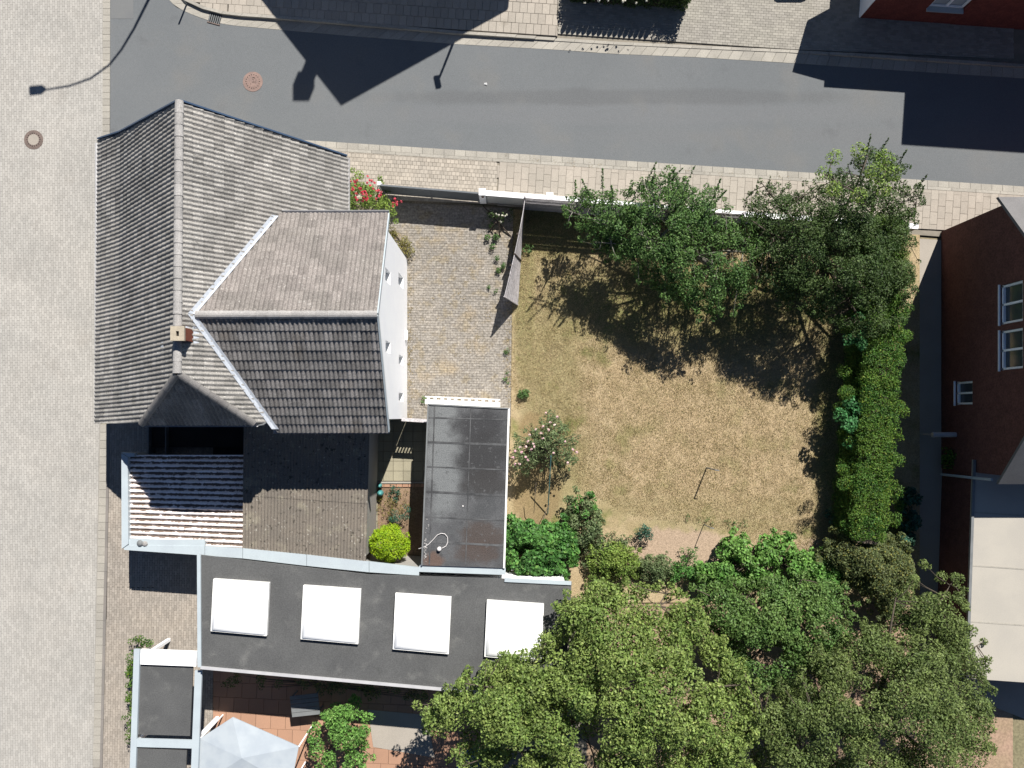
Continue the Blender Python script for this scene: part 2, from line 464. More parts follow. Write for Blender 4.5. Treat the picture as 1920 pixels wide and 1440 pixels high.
M['leaf_apple'] = leaf_mat('apple_leaf', (.055, .120, .030), (.085, .160, .040), (.13, .20, .06))
M['leaf_cherry'] = leaf_mat('dark_tree_leaf', (.043, .080, .022), (.066, .108, .029), (.10, .14, .045))
M['leaf_hedge'] = leaf_mat('hedge_leaf', (.050, .128, .020), (.088, .168, .024), (.18, .225, .03), scale=1.3)
M['leaf_bright'] = leaf_mat('bright_leaf', (.095, .22, .045), (.14, .275, .06), (.20, .32, .09))
M['leaf_vine'] = leaf_mat('vine_leaf', (.050, .17, .055), (.075, .21, .07))
M['leaf_lime'] = leaf_mat('lime_box_leaf', (.20, .335, .010), (.265, .38, .011), (.32, .40, .016), scale=4)
M['leaf_deep'] = leaf_mat('deep_green_leaf', (.060, .165, .036), (.085, .21, .045), (.14, .25, .06))
M['leaf_yellow'] = leaf_mat('yellow_green_leaf', (.14, .225, .045), (.19, .27, .055), (.23, .27, .07))
M['leaf_olive'] = leaf_mat('olive_needle', (.085, .115, .042), (.115, .14, .052), (.20, .19, .04), scale=2.5)
M['leaf_grey'] = leaf_mat('grey_green_leaf', (.12, .175, .075), (.15, .195, .085), (.20, .22, .11))
M['leaf_blue'] = leaf_mat('blue_green_leaf', (.035, .105, .07), (.06, .14, .095))
M['leaf_big'] = leaf_mat('neighbour_tree_leaf', (.14, .21, .05), (.185, .25, .065), (.24, .28, .085), scale=.8)
M['leaf_big2'] = leaf_mat('neighbour_shrub_leaf', (.085, .165, .042), (.115, .195, .05), (.155, .22, .065), scale=.8)
M['leaf_big3'] = leaf_mat('neighbour_conifer_leaf', (.10, .145, .042), (.13, .175, .052), (.165, .20, .065), scale=.8)
M['leaf_rust'] = leaf_mat('yellow_hedge_leaf', (.15, .15, .03), (.19, .17, .045))
M['weed'] = leaf_mat('weed_leaf', (.075, .155, .045), (.10, .18, .055))
M['straw'] = leaf_mat('straw_blade', (.40, .315, .185), (.32, .255, .13), (.17, .18, .06), scale=.7, trans=.15, bright=.3)

def lawn_mat():
    m, nt = new_mat('dry_lawn'); t = NT(nt); p = t.pos()
    straw = t.mix(t.ramp(t.noise(p, 1.3, 5), .35, .65), (.455, .36, .225), (.40, .31, .185))
    olive = t.mix(t.ramp(t.noise(p, 3.0, 4), .35, .65), (.225, .215, .085), (.165, .18, .06))
    gm = t.ramp(t.noise(p, .62, 5, .6), .50, .70)
    for (c, rx, ry, st) in ((g2(1570, 800), .9, 4.8, .9), (g2(1300, 575), 5.8, 1.8, .9), (g2(1030, 700), 1.2, 4.0, .45), (g2(1050, 430), 2.2, 1.2, .8),
                            (g2(1040, 880), 1.4, 2.5, .45), (g2(1330, 985), 3.5, .35, .35), (g2(985, 560), .5, 3.5, .6), (g2(1250, 950), 6.0, .5, .3)):
        gm = t.math('MAXIMUM', gm, t.math('MULTIPLY', t.ellipse(p, c, rx, ry, .9, .5, 1.1), st))
    col = t.mix(gm, straw, olive)
    pale = t.math('MAXIMUM', t.ellipse(p, g2(1330, 830), 3.6, 2.6, 1.0, .6, .9), t.ellipse(p, g2(1250, 720), 2.5, 2, 1.0, .6, .9))
    col = t.mix(t.math('MULTIPLY', pale, .45), col, (.47, .355, .22))
    bed = t.math('MAXIMUM', t.ellipse(p, g2(1270, 1030), 2.4, .85, .35, .5, 1.6), t.ellipse(p, g2(1530, 1040), .6, .7, .35, .5, 1.6))
    col = t.mix(bed, col, (.43, .325, .235))
    bed2 = t.math('MAXIMUM', t.ellipse(p, g2(1005, 925), .95, 1.6, .4, .5, 1.6), t.ellipse(p, g2(1000, 800), .6, .6, .4, .5, 1.6))
    col = t.mix(t.math('MULTIPLY', bed2, .8), col, (.26, .19, .10))
    col = t.scale_col(col, t.ramp(t.noise(p, 22, 3, .65), .25, .75, .72, 1.28))
    col = t.scale_col(col, ALB)
    b = t.node('ShaderNodeBsdfPrincipled'); t.L(col, b.inputs['Base Color'])
    b.inputs['Roughness'].default_value = .95; b.inputs['Specular IOR Level'].default_value = .1
    bn = t.node('ShaderNodeBump'); bn.inputs['Strength'].default_value = .6; bn.inputs['Distance'].default_value = .03
    t.L(t.noise(p, 26, 4, .7), bn.inputs['Height']); t.L(bn.outputs[0], b.inputs['Normal'])
    o = t.node('ShaderNodeOutputMaterial'); t.L(b.outputs[0], o.inputs[0])
    return m
M['lawn'] = lawn_mat()
M['tanground'] = surf('tan_ground', (.40, .27, .20), (.33, .25, .16), .5, fine=.2, fscale=12)
M['earth'] = surf('rough_ground', (.20, .19, .11), (.26, .22, .14), .25, fine=.25, fscale=10)

# ------------------------------------------------------------------ foliage
def unit(a): return a / (np.linalg.norm(a, axis=1, keepdims=True) + 1e-9)

def leaf_quads(pos, nrm, size, aspect=0.55, fold=0.15, droop=None):
    n = len(pos)
    r = rng.normal(size=(n, 3))
    u = unit(np.cross(nrm, r)); v = np.cross(nrm, u)
    s = size * rng.uniform(.65, 1.3, (n, 1))
    a, b = u * s * .5, v * s * aspect * .5
    verts = np.stack([pos - a, pos - b + nrm * s * fold * .5, pos + a, pos + b + nrm * s * fold * .5], axis=1).reshape(-1, 3)
    f = np.arange(n * 4).reshape(n, 4)
    tri = np.concatenate([f[:, [0, 1, 2]], f[:, [0, 2, 3]]])
    return verts, tri

FOLIAGE = 2.6
def clump_points(clumps, density, up=.45, shell=.5):
    P, N = [], []
    for (c, r) in clumps:
        r = np.array(r if hasattr(r, '__len__') else (r, r, r * .8))
        n = max(8, int(FOLIAGE * density * (r[0] * r[1] + r[0] * r[2] + r[1] * r[2]) / 3 * 12.56))
        d = unit(rng.normal(size=(n, 3)))
        rad = (shell + (1 - shell) * rng.uniform(0, 1, (n, 1)) ** .6)
        P.append(np.array(c) + d * r * rad)
        N.append(unit(d * .55 + np.array([0, 0, up]) + rng.normal(size=(n, 3)) * .5))
    return np.concatenate(P), np.concatenate(N)

def foliage(name, mat, parent, clumps, density, size, aspect=.55, up=.45, shell=.5, zmin=.02, extra=None):
    P, N = clump_points(clumps, density, up, shell)
    if extra is not None:
        P = np.concatenate([P, extra[0]]); N = np.concatenate([N, extra[1]])
    k = P[:, 2] > zmin
    v, f = leaf_quads(P[k], N[k], size, aspect)
    return link(np_mesh(name, v, f, org(parent)), name, mat, parent)

def in_poly(x, y, poly):
    c = False; j = len(poly) - 1
    for i in range(len(poly)):
        if (poly[i][1] > y) != (poly[j][1] > y) and x < (poly[j][0] - poly[i][0]) * (y - poly[i][1]) / (poly[j][1] - poly[i][1]) + poly[i][0]: c = not c
        j = i
    return c

def edge_dist(x, y, poly):
    best = 1e9
    for i in range(len(poly)):
        ax, ay = poly[i]; bx, by = poly[(i + 1) % len(poly)]
        dx, dy = bx - ax, by - ay
        t = max(0, min(1, ((x - ax) * dx + (y - ay) * dy) / (dx * dx + dy * dy)))
        best = min(best, math.hypot(x - ax - t * dx, y - ay - t * dy))
    return best

def crown(poly, n, zlo, zhi, r0, r1, zj=.25, low=.0):
    """clumps spread through a crown whose outline from above is poly (photo pixels); it rises from zlo at the rim to zhi inside"""
    xs = [p[0] for p in poly]; ys = [p[1] for p in poly]
    out = []; dm = 0
    pts = []
    while len(pts) < n:
        x, y = R.uniform(min(xs), max(xs)), R.uniform(min(ys), max(ys))
        if not in_poly(x, y, poly): continue
        d = edge_dist(x, y, poly); dm = max(dm, d); pts.append((x, y, d))
    for (x, y, d) in pts:
        t = math.sqrt(min(1, d / (dm * .85)))
        z = zlo + (zhi - zlo) * (t * (1 - zj) + zj * R.random() * (.4 + .6 * t))
        if R.random() < low: z = zlo + (z - zlo) * R.random()
        r = R.uniform(r0, r1)
        inner = min(r, d * PX * 1.0 + .12)
        out.append((tuple(at(x, y, z)), (inner, inner, inner * .75)))
    for _ in range(int(n * .45)):                       # stray sprays breaking the outline
        x, y = R.uniform(min(xs), max(xs)), R.uniform(min(ys), max(ys))
        for _t in range(60):
            d = edge_dist(x, y, poly)
            if d < 14: break
            x, y = R.uniform(min(xs) - 10, max(xs) + 10), R.uniform(min(ys) - 10, max(ys) + 10)
        rr = R.uniform(.35, .6) * r0 + .03
        out.append((tuple(at(x, y, zlo + (zhi - zlo) * R.uniform(.1, .6))), (rr, rr, rr)))
    return out

def limbs(mb, base, fork, clumps, r0, frac=1.0, rt=.012):
    base, fork = Vector(base), Vector(fork)
    mid = (base + fork) / 2 + Vector((R.uniform(-.08, .08), R.uniform(-.08, .08), 0))
    mb.tube([base, mid, fork], [r0 * 1.25, r0, r0 * .8], 8)
    cs = [Vector(c) for (c, r) in clumps]
    prim = []
    for c in sorted(cs, key=lambda q: -(q - fork).length):
        if all((c - p).length > (cs[0] - fork).length * .5 + .5 for p in prim): prim.append(c)
        if len(prim) >= 7: break
    paths = []
    for c in prim:
        m1 = fork.lerp(c, .35) + Vector((R.uniform(-.15, .15), R.uniform(-.15, .15), R.uniform(0, .2)))
        m2 = fork.lerp(c, .7) + Vector((R.uniform(-.2, .2), R.uniform(-.2, .2), R.uniform(0, .15)))
        mb.tube([fork - Vector((0, 0, .1)), m1, m2, c], [r0 * .55, r0 * .38, r0 * .22, rt], 6)
        paths.append((fork, m1, m2, c))
    for c in cs:
        if R.random() > frac * .55: continue
        best = min(((p[i].lerp(p[i + 1], t)) for p in paths for i in range(3) for t in (.2, .5, .8)), key=lambda q: (q - c).length)
        md = best.lerp(c, .5) + Vector((R.uniform(-.1, .1), R.uniform(-.1, .1), R.uniform(-.05, .1)))
        mb.tube([best, md, c], [rt * 1.8, rt * 1.3, rt * .7], 4)

def shoots(lines, step=.05, spread=.06):
    """leafy upright shoots: list of (start, end); returns points and normals of the leaves"""
    P, N = [], []
    for (a, b) in lines:
        a, b = np.array(a), np.array(b)
        n = max(4, int(np.linalg.norm(b - a) / step) * 3)
        t = rng.uniform(0, 1, (n, 1))
        d = rng.normal(size=(n, 3)); d = unit(d)
        P.append(a + (b - a) * t + d * spread * (1.15 - t) * rng.uniform(.3, 1, (n, 1)))
        N.append(unit(d + np.array([0, 0, .7])))
    return np.concatenate(P), np.concatenate(N)

def tree(name, label, cat, base_px, fork_z, poly, n, zlo, zhi, r, density, leaf, size, bark, r0, group=None, low=.15, frac=.8, sh=None, fork_px=None, aspect=.55):
    b = at(*base_px); root = thing(name, label, cat, b, group)
    cl = crown(poly, n, zlo, zhi, r[0], r[1], low=low)
    fk = at(*(fork_px or base_px), fork_z)
    mb = MB(); limbs(mb, b, fk, cl, r0, frac)
    extra = None
    if sh:
        extra = shoots(sh, .05, .09)
        for (a, e) in sh:
            c = min(cl, key=lambda q: (Vector(q[0]) - Vector(a)).length)[0]
            mb.tube([c, a, e], [.014, .012, .004], 4)
            mb.tube([fk, Vector(fk).lerp(Vector(c), .5) + Vector((0, 0, -.15)), c], [.016, .014, .012], 4)
    mb.build('trunk', bark, root, smooth=True)
    foliage('crown', leaf, root, cl, density, size, extra=extra, aspect=aspect)
    return root

def shrub(name, label, cat, poly, n, zlo, zhi, r, density, leaf, size, group=None, stems=True, low=.35, aspect=.55, up=.45):
    cx = sum(p[0] for p in poly) / len(poly); cy = sum(p[1] for p in poly) / len(poly)
    b = at(cx, cy); root = thing(name, label, cat, b, group)
    cl = crown(poly, n, zlo, zhi, r[0], r[1], low=low)
    foliage('foliage', leaf, root, cl, density, size, aspect=aspect, up=up)
    if stems:
        mb = MB()
        for (c, rr) in cl:
            if R.random() < .6:
                c = Vector(c); s = b.lerp(Vector((c.x, c.y, .05)), .35)
                mb.tube([b, s, s.lerp(c, .5) + Vector((0, 0, .1)), c], [.02, .018, .013, .007], 4)
        if mb.v: mb.build('stems', M['bark'], root)
    return root, cl

def tufts(name, mat, parent, pts, blades, length, width, kind=None, spread=.08, lean=.6):
    """grass-like tufts at pts (x, y, z, scale)"""
    V, Fc = [], []
    pts = np.asarray(pts); n = len(pts) * blades
    base = np.repeat(pts[:, :3], blades, axis=0); sc = np.repeat(pts[:, 3:4], blades, axis=0)
    base = base + np.concatenate([rng.normal(size=(n, 2)) * spread, np.zeros((n, 1))], axis=1) * sc
    a = rng.uniform(0, 2 * np.pi, n); ln = rng.uniform(.15, lean, n)
    d = np.stack([np.cos(a) * ln, np.sin(a) * ln, np.ones(n)], axis=1); d = unit(d)
    L = length * sc * rng.uniform(.5, 1.2, (n, 1))
    side = np.stack([-np.sin(a), np.cos(a), np.zeros(n)], axis=1) * width * sc * .5
    tip = base + d * L
    verts = np.stack([base - side, base + side, tip], axis=1).reshape(-1, 3)
    return link(np_mesh(name, verts, np.arange(n * 3).reshape(n, 3), org(parent)), name, mat, parent, kind)

# ================================================================== THE SETTING
def gw(X, Y, z=0.0): return Vector((X * PX, -Y * PX, z))     # offsets in ground pixels from the point below the drone

def sheet(name, pts, z, mat, kind='structure'):
    o = MB().poly([(p[0], p[1], z) for p in pts]).build(name, mat)
    o['kind'] = kind
    return o

sheet('ground', [(-400, -400), (400, -400), (400, 400), (-400, 400)], -0.10, M['earth'])

def polyline(pts, n):
    """n+1 points evenly spaced along pts"""
    pts = [Vector((p[0], p[1])) for p in pts]
    L = [0]
    for i in range(len(pts) - 1): L.append(L[-1] + (pts[i + 1] - pts[i]).length)
    out = []
    for k in range(n + 1):
        s = L[-1] * k / n
        i = 0
        while i < len(pts) - 2 and L[i + 1] < s: i += 1
        t = (s - L[i]) / (L[i + 1] - L[i])
        out.append(pts[i].lerp(pts[i + 1], t))
    return out

def stones(name, mat, parent, l1, l2, n, z0, z1, joint=.012):
    a = polyline(l1, n); b = polyline(l2, n)
    for k in range(n):
        q = [a[k], a[k + 1], b[k + 1], b[k]]
        d1 = (a[k + 1] - a[k]).normalized() * joint / 2; d2 = (b[k + 1] - b[k]).normalized() * joint / 2
        q = [a[k] + d1, a[k + 1] - d1, b[k + 1] - d2, b[k] + d2]
        zz = z1(k / n) if callable(z1) else z1
        MB().slab(q, z0, zz + R.uniform(-.003, .003)).build(name, mat, parent)

# --- the paver road on the left
KW = [(207, -300), (207, 0), (206, 270), (202, 800), (200, 915), (196, 1100), (188, 1440), (182, 1750)]
KWg = [(p[0] - 14, p[1]) for p in KW]
road = sheet('road', [g2(-700, -300), g2(-700, 1750)] + [g2(*p) for p in reversed(KWg)], -0.012, M['roadjoint'])
rp = [[g2(-330, -250)] + [g2(*p) for p in KWg] + [g2(-330, 1700)]]
pave_stuff('road_pavers', M['road'], road, rp, g2(0, 0), math.radians(-89.2), .20, .10, .007, -0.02, 0.0, .5, .002)
stones('gutter_slab', M['kerb'], road, [g2(207 - 14, -20), g2(206 - 14, 270)], [g2(206.6, -20), g2(205.6, 270)], 24, -.03, .004)
stones('gutter_slab', M['kerb'], road, [g2(188, 795), g2(186, 915), g2(182, 1100), g2(174, 1440)], [g2(201.5, 795), g2(199.5, 915), g2(195.5, 1100), g2(187.5, 1440)], 42, -.03, .004)

# --- asphalt street
A_ = [(300, -25), (312, -5), (330, 13), (350, 23), (375, 33), (400, 41), (430, 47), (505, 54), (640, 66), (860, 83), (1040, 93), (1150, 101), (1300, 107), (1480, 118), (1700, 133), (1920, 147), (2500, 187)]
K_ = [(325, -25), (338, -5), (352, 7), (375, 17), (400, 25), (430, 31), (505, 36), (640, 47), (860, 66), (1040, 77), (1150, 84), (1300, 91), (1480, 99), (1700, 114), (1920, 128), (2500, 168)]
S_ = lambda x: 262 + (x - 560) * .0645
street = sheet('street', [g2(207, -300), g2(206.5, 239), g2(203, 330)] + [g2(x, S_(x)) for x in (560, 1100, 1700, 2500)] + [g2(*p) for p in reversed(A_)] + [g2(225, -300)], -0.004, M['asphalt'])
sheet('asphalt_patch', [g2(208, -60), g2(250, -60), g2(250, 35), g2(208, 35)], 0.001, M['asphalt2'])
i0 = 1
stones('gutter_stone', M['kerb'], street, [g2(*p) for p in A_[:-1]], [g2(*p) for p in K_[:-1]], 80, -.03, .004)

def kz(t):
    x = 325 + t * 1600
    if x < 960: return .12
    if x < 1050: return .12 - .095 * (x - 960) / 90
    if x < 1500: return .025
    if x < 1600: return .025 + .085 * (x - 1500) / 100
    return .11
def off(l, d):
    out = []
    for i, p in enumerate(l):
        a, b = l[max(i - 1, 0)], l[min(i + 1, len(l) - 1)]
        n = Vector((b[1] - a[1], -(b[0] - a[0]))).normalized()
        out.append((p[0] + n.x * d, p[1] + n.y * d))
    return out
K2 = off(K_, 5.5)
pn = sheet('north_pavement', [g2(*p) for p in K2] + [g2(2500, -350), g2(230, -350)], -0.02, M['joint'])
stones('kerb_stone', M['kerb'], pn, [g2(*p) for p in K_[:-1]], [g2(*p) for p in K2[:-1]], 44, -.05, kz, .008)
ANG = -math.atan(.0645)
K3 = off(K_, 6)
nb = [(325, -40)] + K3[1:10]
def band(l, top): return [[g2(*l[i]), g2(*l[i + 1]), g2(l[i + 1][0], top), g2(l[i][0], top)] for i in range(len(l) - 1)]
pave_parts('paving_slab', M['slab'], pn, [[g2(x, y) for x, y in ((860, -35), (1045, -35), (1045, 70), (860, 58))]] + band(K3[2:9], -40), g2(860, 58), ANG, .30, .42, .010, -.02, .11, .5, .003, 290)
pave_stuff('grey_pavers', M['greypav'], pn, [[g2(x, y) for x, y in ((1046, -110), (1900, -110), (1900, 119), (1700, 107), (1480, 92.5), (1300, 84.5), (1150, 77), (1046, 70.5))]], g2(1046, 70), ANG, .21, .105, .008, -.02, .03, .5, .003)

# --- south pavement along the garden wall
ps = sheet('south_pavement', [g2(203, 250), g2(560, S_(560) + .5), g2(1100, S_(1100) + .5), g2(2500, S_(2500) + .5), g2(2500, 500), g2(1720, 440), g2(900, 382), g2(650, 372), g2(203, 372)], -0.03, M['joint'])
stones('gutter_stone', M['kerb'], ps, [g2(470, S_(470)), g2(1920, S_(1920))], [g2(470, S_(470) + 11), g2(1920, S_(1920) + 11)], 72, -.03, .006)
stones('kerb_stone', M['kerb'], ps, [g2(470, S_(470) + 11.5), g2(1920, S_(1920) + 11.5)], [g2(470, S_(470) + 17), g2(1920, S_(1920) + 17)], 32, -.03, .02)
pave_stuff('small_pavers', M['smallpav'], ps, [[g2(x, y) for x, y in ((470, S_(470) + 17.5), (932, S_(932) + 17.5), (932, 382), (470, 365))]], g2(700, 290), ANG, .16, .16, .010, -.03, .018, .5, .004)
pave_parts('paving_slab', M['slab'], ps, [[g2(x, y) for x, y in ((932.5, S_(932) + 17.5), (1930, S_(1930) + 17.5), (1930, 440), (932.5, 386))]], g2(932, 380), ANG + math.pi / 2, .50, .30, .007, -.03, .018, .5, .004)

# --- west side pavement
pw = sheet('side_pavement', [g2(*p) for p in ((202.5, 780), (200, 915), (196, 1100), (188, 1440), (182, 1750), (420, 1750), (420, 780))], -0.03, M['joint'])
stones('kerb_stone', M['kerbdark'], pw, [g2(202, 795), g2(200, 915), g2(196, 1100), g2(188, 1440)], [g2(207, 795), g2(205, 915), g2(201, 1100), g2(193, 1440)], 14, -.05, .05, .008)
pave_stuff('walk_pavers', M['walkpav'], pw, [[g2(x, y) for x, y in ((207.5, 780), (205.5, 915), (400, 915), (400, 780))], [g2(x, y) for x, y in ((205.5, 915), (201.5, 1100), (400, 1100), (400, 915))], [g2(x, y) for x, y in ((201.5, 1100), (193.5, 1440), (400, 1440), (400, 1100))]],
           g2(200, 900), math.radians(-90.8), .20, .10, .008, -.03, .04, .5, .004)

# --- driveway, yard, lawn
dr = sheet('driveway', [g2(*p) for p in ((600, 374), (763, 374), (960, 390), (956, 800), (690, 800), (690, 500), (600, 400))], -0.012, M['drivejoint'])
pave_stuff('driveway_pavers', M['drive'], dr, [[g2(x, y) for x, y in ((700, 377), (962, 391), (957, 800), (700, 800))]], g2(764, 400), math.radians(-1), .20, .10, .010, -.02, .000, .5, .005)
sheet('dry_edging', [g2(*p) for p in ((962.5, 392), (1725, 440), (1725, 1130), (940, 1130), (957.5, 800))], -.02, M['lawn']).name = 'lawn'
yd = sheet('yard', [g2(*p) for p in ((560, 780), (830, 792), (830, 1110), (560, 1090))], -0.02, M['soil'])
pave_parts('yard_slab', M['yard'], yd, [[g2(x, y) for x, y in ((690, 786), (806, 786), (806, 902), (690, 902))], [g2(x, y) for x, y in ((650, 904), (708, 904), (708, 1060), (650, 1060))]], g2(700, 902), 0, .40, .40, .012, -.02, .02, 0, .004)
MB().slab([g2(704, 903), g2(806, 903), g2(806, 906), g2(704, 906)], -.02, .07).build('edging_stone', M['kerb'], yd)
bst = MB()
for k in range(8):
    x = 709 + k * 11.5
    MB().slab([g2(x, 907), g2(x + 10.6, 907), g2(x + 10.6, 913), g2(x, 913)], -.02, .03 + R.uniform(-.006, .006)).build('brick', M['terrace'], yd)
sheet('court', [g2(*p) for p in ((268, 770), (560, 770), (560, 900), (268, 900))], 0.0, M['courtshade'])  # court floor, shade painted in by its dark colour
sheet('neighbour_terrace', [g2(*p) for p in ((330, 1110), (1100, 1140), (1100, 1750), (330, 1750))], -0.02, M['joint'])
nt_ = bpy.data.objects['neighbour_terrace']
pave_parts('terrace_slab', M['terrace'], nt_, [[g2(x, y) for x, y in ((400, 1255), (920, 1280), (920, 1450), (400, 1450))]], g2(400, 1250), math.radians(-2.5), .60, .60, .012, -.02, .02, .5, .004)
sheet('neighbour_garden', [g2(*p) for p in ((1100, 1132), (1726, 1132), (1900, 1300), (1900, 1750), (1100, 1750))], -.03, M['tanground'])
sheet('side_path', [g2(*p) for p in ((1690, 445), (1800, 452), (1800, 1130), (1690, 1130))], -.025, M['lightpath'])
sheet('neighbour_yard', [g2(*p) for p in ((1800, 455), (2300, 480), (2300, 1500), (1800, 1300))], -.028, M['lightpath'])

# ================================================================== THE L-SHAPED HOUSE
class Slope:
    """roof face: O eave start, U along the eave, G horizontal up-slope direction, prof [(horizontal distance, z)]"""
    def __init__(s, O, U, G, prof):
        s.O, s.U, s.G = Vector((O[0], O[1], 0)), Vector((U[0], U[1], 0)).normalized(), Vector((G[0], G[1], 0)).normalized()
        s.prof = prof; s.L = [0]
        for (a, b) in zip(prof, prof[1:]): s.L.append(s.L[-1] + math.hypot(b[0] - a[0], b[1] - a[1]))
    def dz(s, l):
        i = 0
        while i < len(s.prof) - 2 and s.L[i + 1] < l: i += 1
        t = (l - s.L[i]) / (s.L[i + 1] - s.L[i])
        return [s.prof[i][k] + (s.prof[i + 1][k] - s.prof[i][k]) * t for k in (0, 1)]
    def z_at(s, d):
        i = 0
        while i < len(s.prof) - 2 and s.prof[i + 1][0] < d: i += 1
        a, b = s.prof[i], s.prof[i + 1]
        return a[1] + (b[1] - a[1]) * (d - a[0]) / (b[0] - a[0])
    def pt(s, u, l):
        d, z = s.dz(l)
        p = s.O + s.U * u + s.G * d
        return Vector((p.x, p.y, z))
    def lift(s, x, y):
        """height of the face above plan point"""
        w = Vector((x, y, 0)) - s.O
        det = s.U.x * s.G.y - s.U.y * s.G.x
        d = (s.U.x * w.y - s.U.y * w.x) / det
        return s.z_at(d)
    def deck(s, mb, plan, th=.10):
        """boarding under the tiles, split where the pitch changes"""
        for i in range(len(s.prof) - 1):
            d0, d1 = s.prof[i][0], s.prof[i + 1][0]
            if i == 0: d0 -= 1
            if i == len(s.prof) - 2: d1 += 1
            q = [s.O + s.U * a + s.G * b for a, b in ((-30, d0), (30, d0), (30, d1), (-30, d1))]
            c = clip_poly(plan, [(p.x, p.y) for p in q])
            if len(c) >= 3:
                top = [(p[0], p[1], s.lift(*p) - .005) for p in c]
                mb.prism([(p[0], p[1], p[2] - th) for p in top], top)

TW, TL, TEXP = .30, .40, .345
def tile_profile():
    xs = np.linspace(0, TW - .003, 11)
    return xs, .040 * (1 - np.cos(2 * np.pi * xs / .15)) * .5 + .004
def tile_arrays():
    """local tile: x across, y up-slope, z out of the roof; the lower end stands proud"""
    xs, hz = tile_profile(); n = len(xs)
    v = []
    for (y, dz) in ((-.03, 0.0), (-.03, .040), (TL - .03, .004)):
        for x, h in zip(xs, hz):
            v.append((x, y, (h + dz) if dz > 0 else h * .3))
    f = []
    for r in range(2):
        for k in range(n - 1): f.append((r * n + k, r * n + k + 1, (r + 1) * n + k + 1, (r + 1) * n + k))
    return np.array(v), np.array(f)
TV, TF = tile_arrays()
TME = np_mesh('roof_tile', TV, TF)
TMES = {}
def tile_mesh(mat):
    if mat.name not in TMES:
        m = TME.copy(); m.name = 'roof_tile'; m.materials.append(mat); TMES[mat.name] = m
    return TMES[mat.name]

def tile_grid(sl, plan, u0, u1, mat, cand, stuff, l0=0.0, drop=None):
    """fills a face with tiles; whole ones become candidates for single objects, cut ones go to the joined rest"""
    cen = [sum(p[i] for p in plan) / len(plan) for i in (0, 1)]
    area = sum(plan[i][0] * plan[(i + 1) % len(plan)][1] - plan[(i + 1) % len(plan)][0] * plan[i][1] for i in range(len(plan)))
    sg = 1 if area > 0 else -1
    rows = int(sl.L[-1] / TEXP) + 1
    for r in range(rows):
        l = l0 + r * TEXP
        if l + .1 > sl.L[-1]: break
        for c in range(int((u1 - u0) / TW) + 1):
            u = u0 + c * TW
            p0 = sl.pt(u, l); p1 = sl.pt(u + TW, l); p2 = sl.pt(u, min(l + TEXP, sl.L[-1]))
            ex = sl.U; ey = (p2 - p0).normalized(); ez = ex.cross(ey).normalized()
            if ez.z < 0: ez = -ez
            mid = (p0 + p1 + p2 + p2 + p1 - p0) / 4
            pe = p0 + ey * (TL - .035)
            corners = [p0, p1, pe, pe + (p1 - p0)]
            if drop and drop(mid): continue
            out = False; cut = []
            for i in range(len(plan)):
                a, b = plan[i], plan[(i + 1) % len(plan)]
                dd = [sg * ((b[0] - a[0]) * (q.y - a[1]) - (b[1] - a[1]) * (q.x - a[0])) for q in corners]
                if max(dd) <= 0.005: out = True; break
                if min(dd) < -.015: cut.append((a, b))
            if out: continue
            lift = ez * (.012 + R.uniform(-.003, .003))
            tl = R.uniform(-.006, .006)
            mw = Matrix(((ex.x, ey.x, ez.x, p0.x + lift.x), (ex.y, ey.y, ez.y, p0.y + lift.y), (ex.z, ey.z, ez.z + 0, p0.z + lift.z), (0, 0, 0, 1)))
            wv = TV @ np.array(mw.to_3x3()).T + np.array(mw.translation)
            if cut:
                bm = bmesh.new()
                vs = [bm.verts.new(x) for x in wv]
                for f in TF: bm.faces.new([vs[k] for k in f])
                for (a, b) in cut:
                    nrm = Vector((-(b[1] - a[1]), b[0] - a[0], 0)) * sg
                    bmesh.ops.bisect_plane(bm, geom=bm.verts[:] + bm.edges[:] + bm.faces[:], plane_co=(a[0], a[1], 0), plane_no=nrm, clear_inner=True)
                bm.verts.index_update()
                n = len(stuff.v)
                stuff.v += [tuple(v.co) for v in bm.verts]
                stuff.f += [tuple(n + v.index for v in f.verts) for f in bm.faces]
                bm.free()
            else:
                k = F / (H - mid.z)
                view = (Vector((0, 0, H)) - mid).normalized().dot(ez)
                ortho = abs(ex.dot(ey)) < 1e-3
                vis = abs(mid.x * k) < 960
                cand.append((k * k * view if (ortho and vis) else -1, mw, mat, wv))

def cap_row(name, mat, parent, a, b, n, r=.12, lift=.03, over=.03):
    """half-round ridge tiles laid from a to b, each overlapping the next"""
    a, b = Vector(a), Vector(b)
    d = (b - a) / n; L = d.length
    me = None
    ex = d.normalized(); side = ex.cross(Vector((0, 0, 1))).normalized(); up = side.cross(ex).normalized()
    if up.z < 0: up = -up
    mb = MB(); N = 7
    for (x, rr) in ((0.0, r * 1.06), (L + over, r * .94)):
        for k in range(N + 1):
            t = math.pi * k / N
            mb.v.append((x, rr * math.cos(t), rr * math.sin(t) * .85))
    for k in range(N): mb.f.append((k, k + 1, N + 2 + k, N + 1 + k))
    mb.f.append(tuple(range(N + 1)))
    me = mb.mesh(name); me.materials.append(mat)
    for i in range(n):
        o = link(me, name, None, parent)
        p = a + d * i + up * (lift + R.uniform(-.006, .006))
        m = Matrix(((ex.x, side.x, up.x, p.x), (ex.y, side.y, up.y, p.y), (ex.z, side.z, up.z, p.z), (0, 0, 0, 1)))
        m.translation -= org(parent)
        o.matrix_basis = m

house = thing('house', 'white gabled house with an L-shaped grey tiled roof and small brick chimney', 'house', gw(-470, -200))

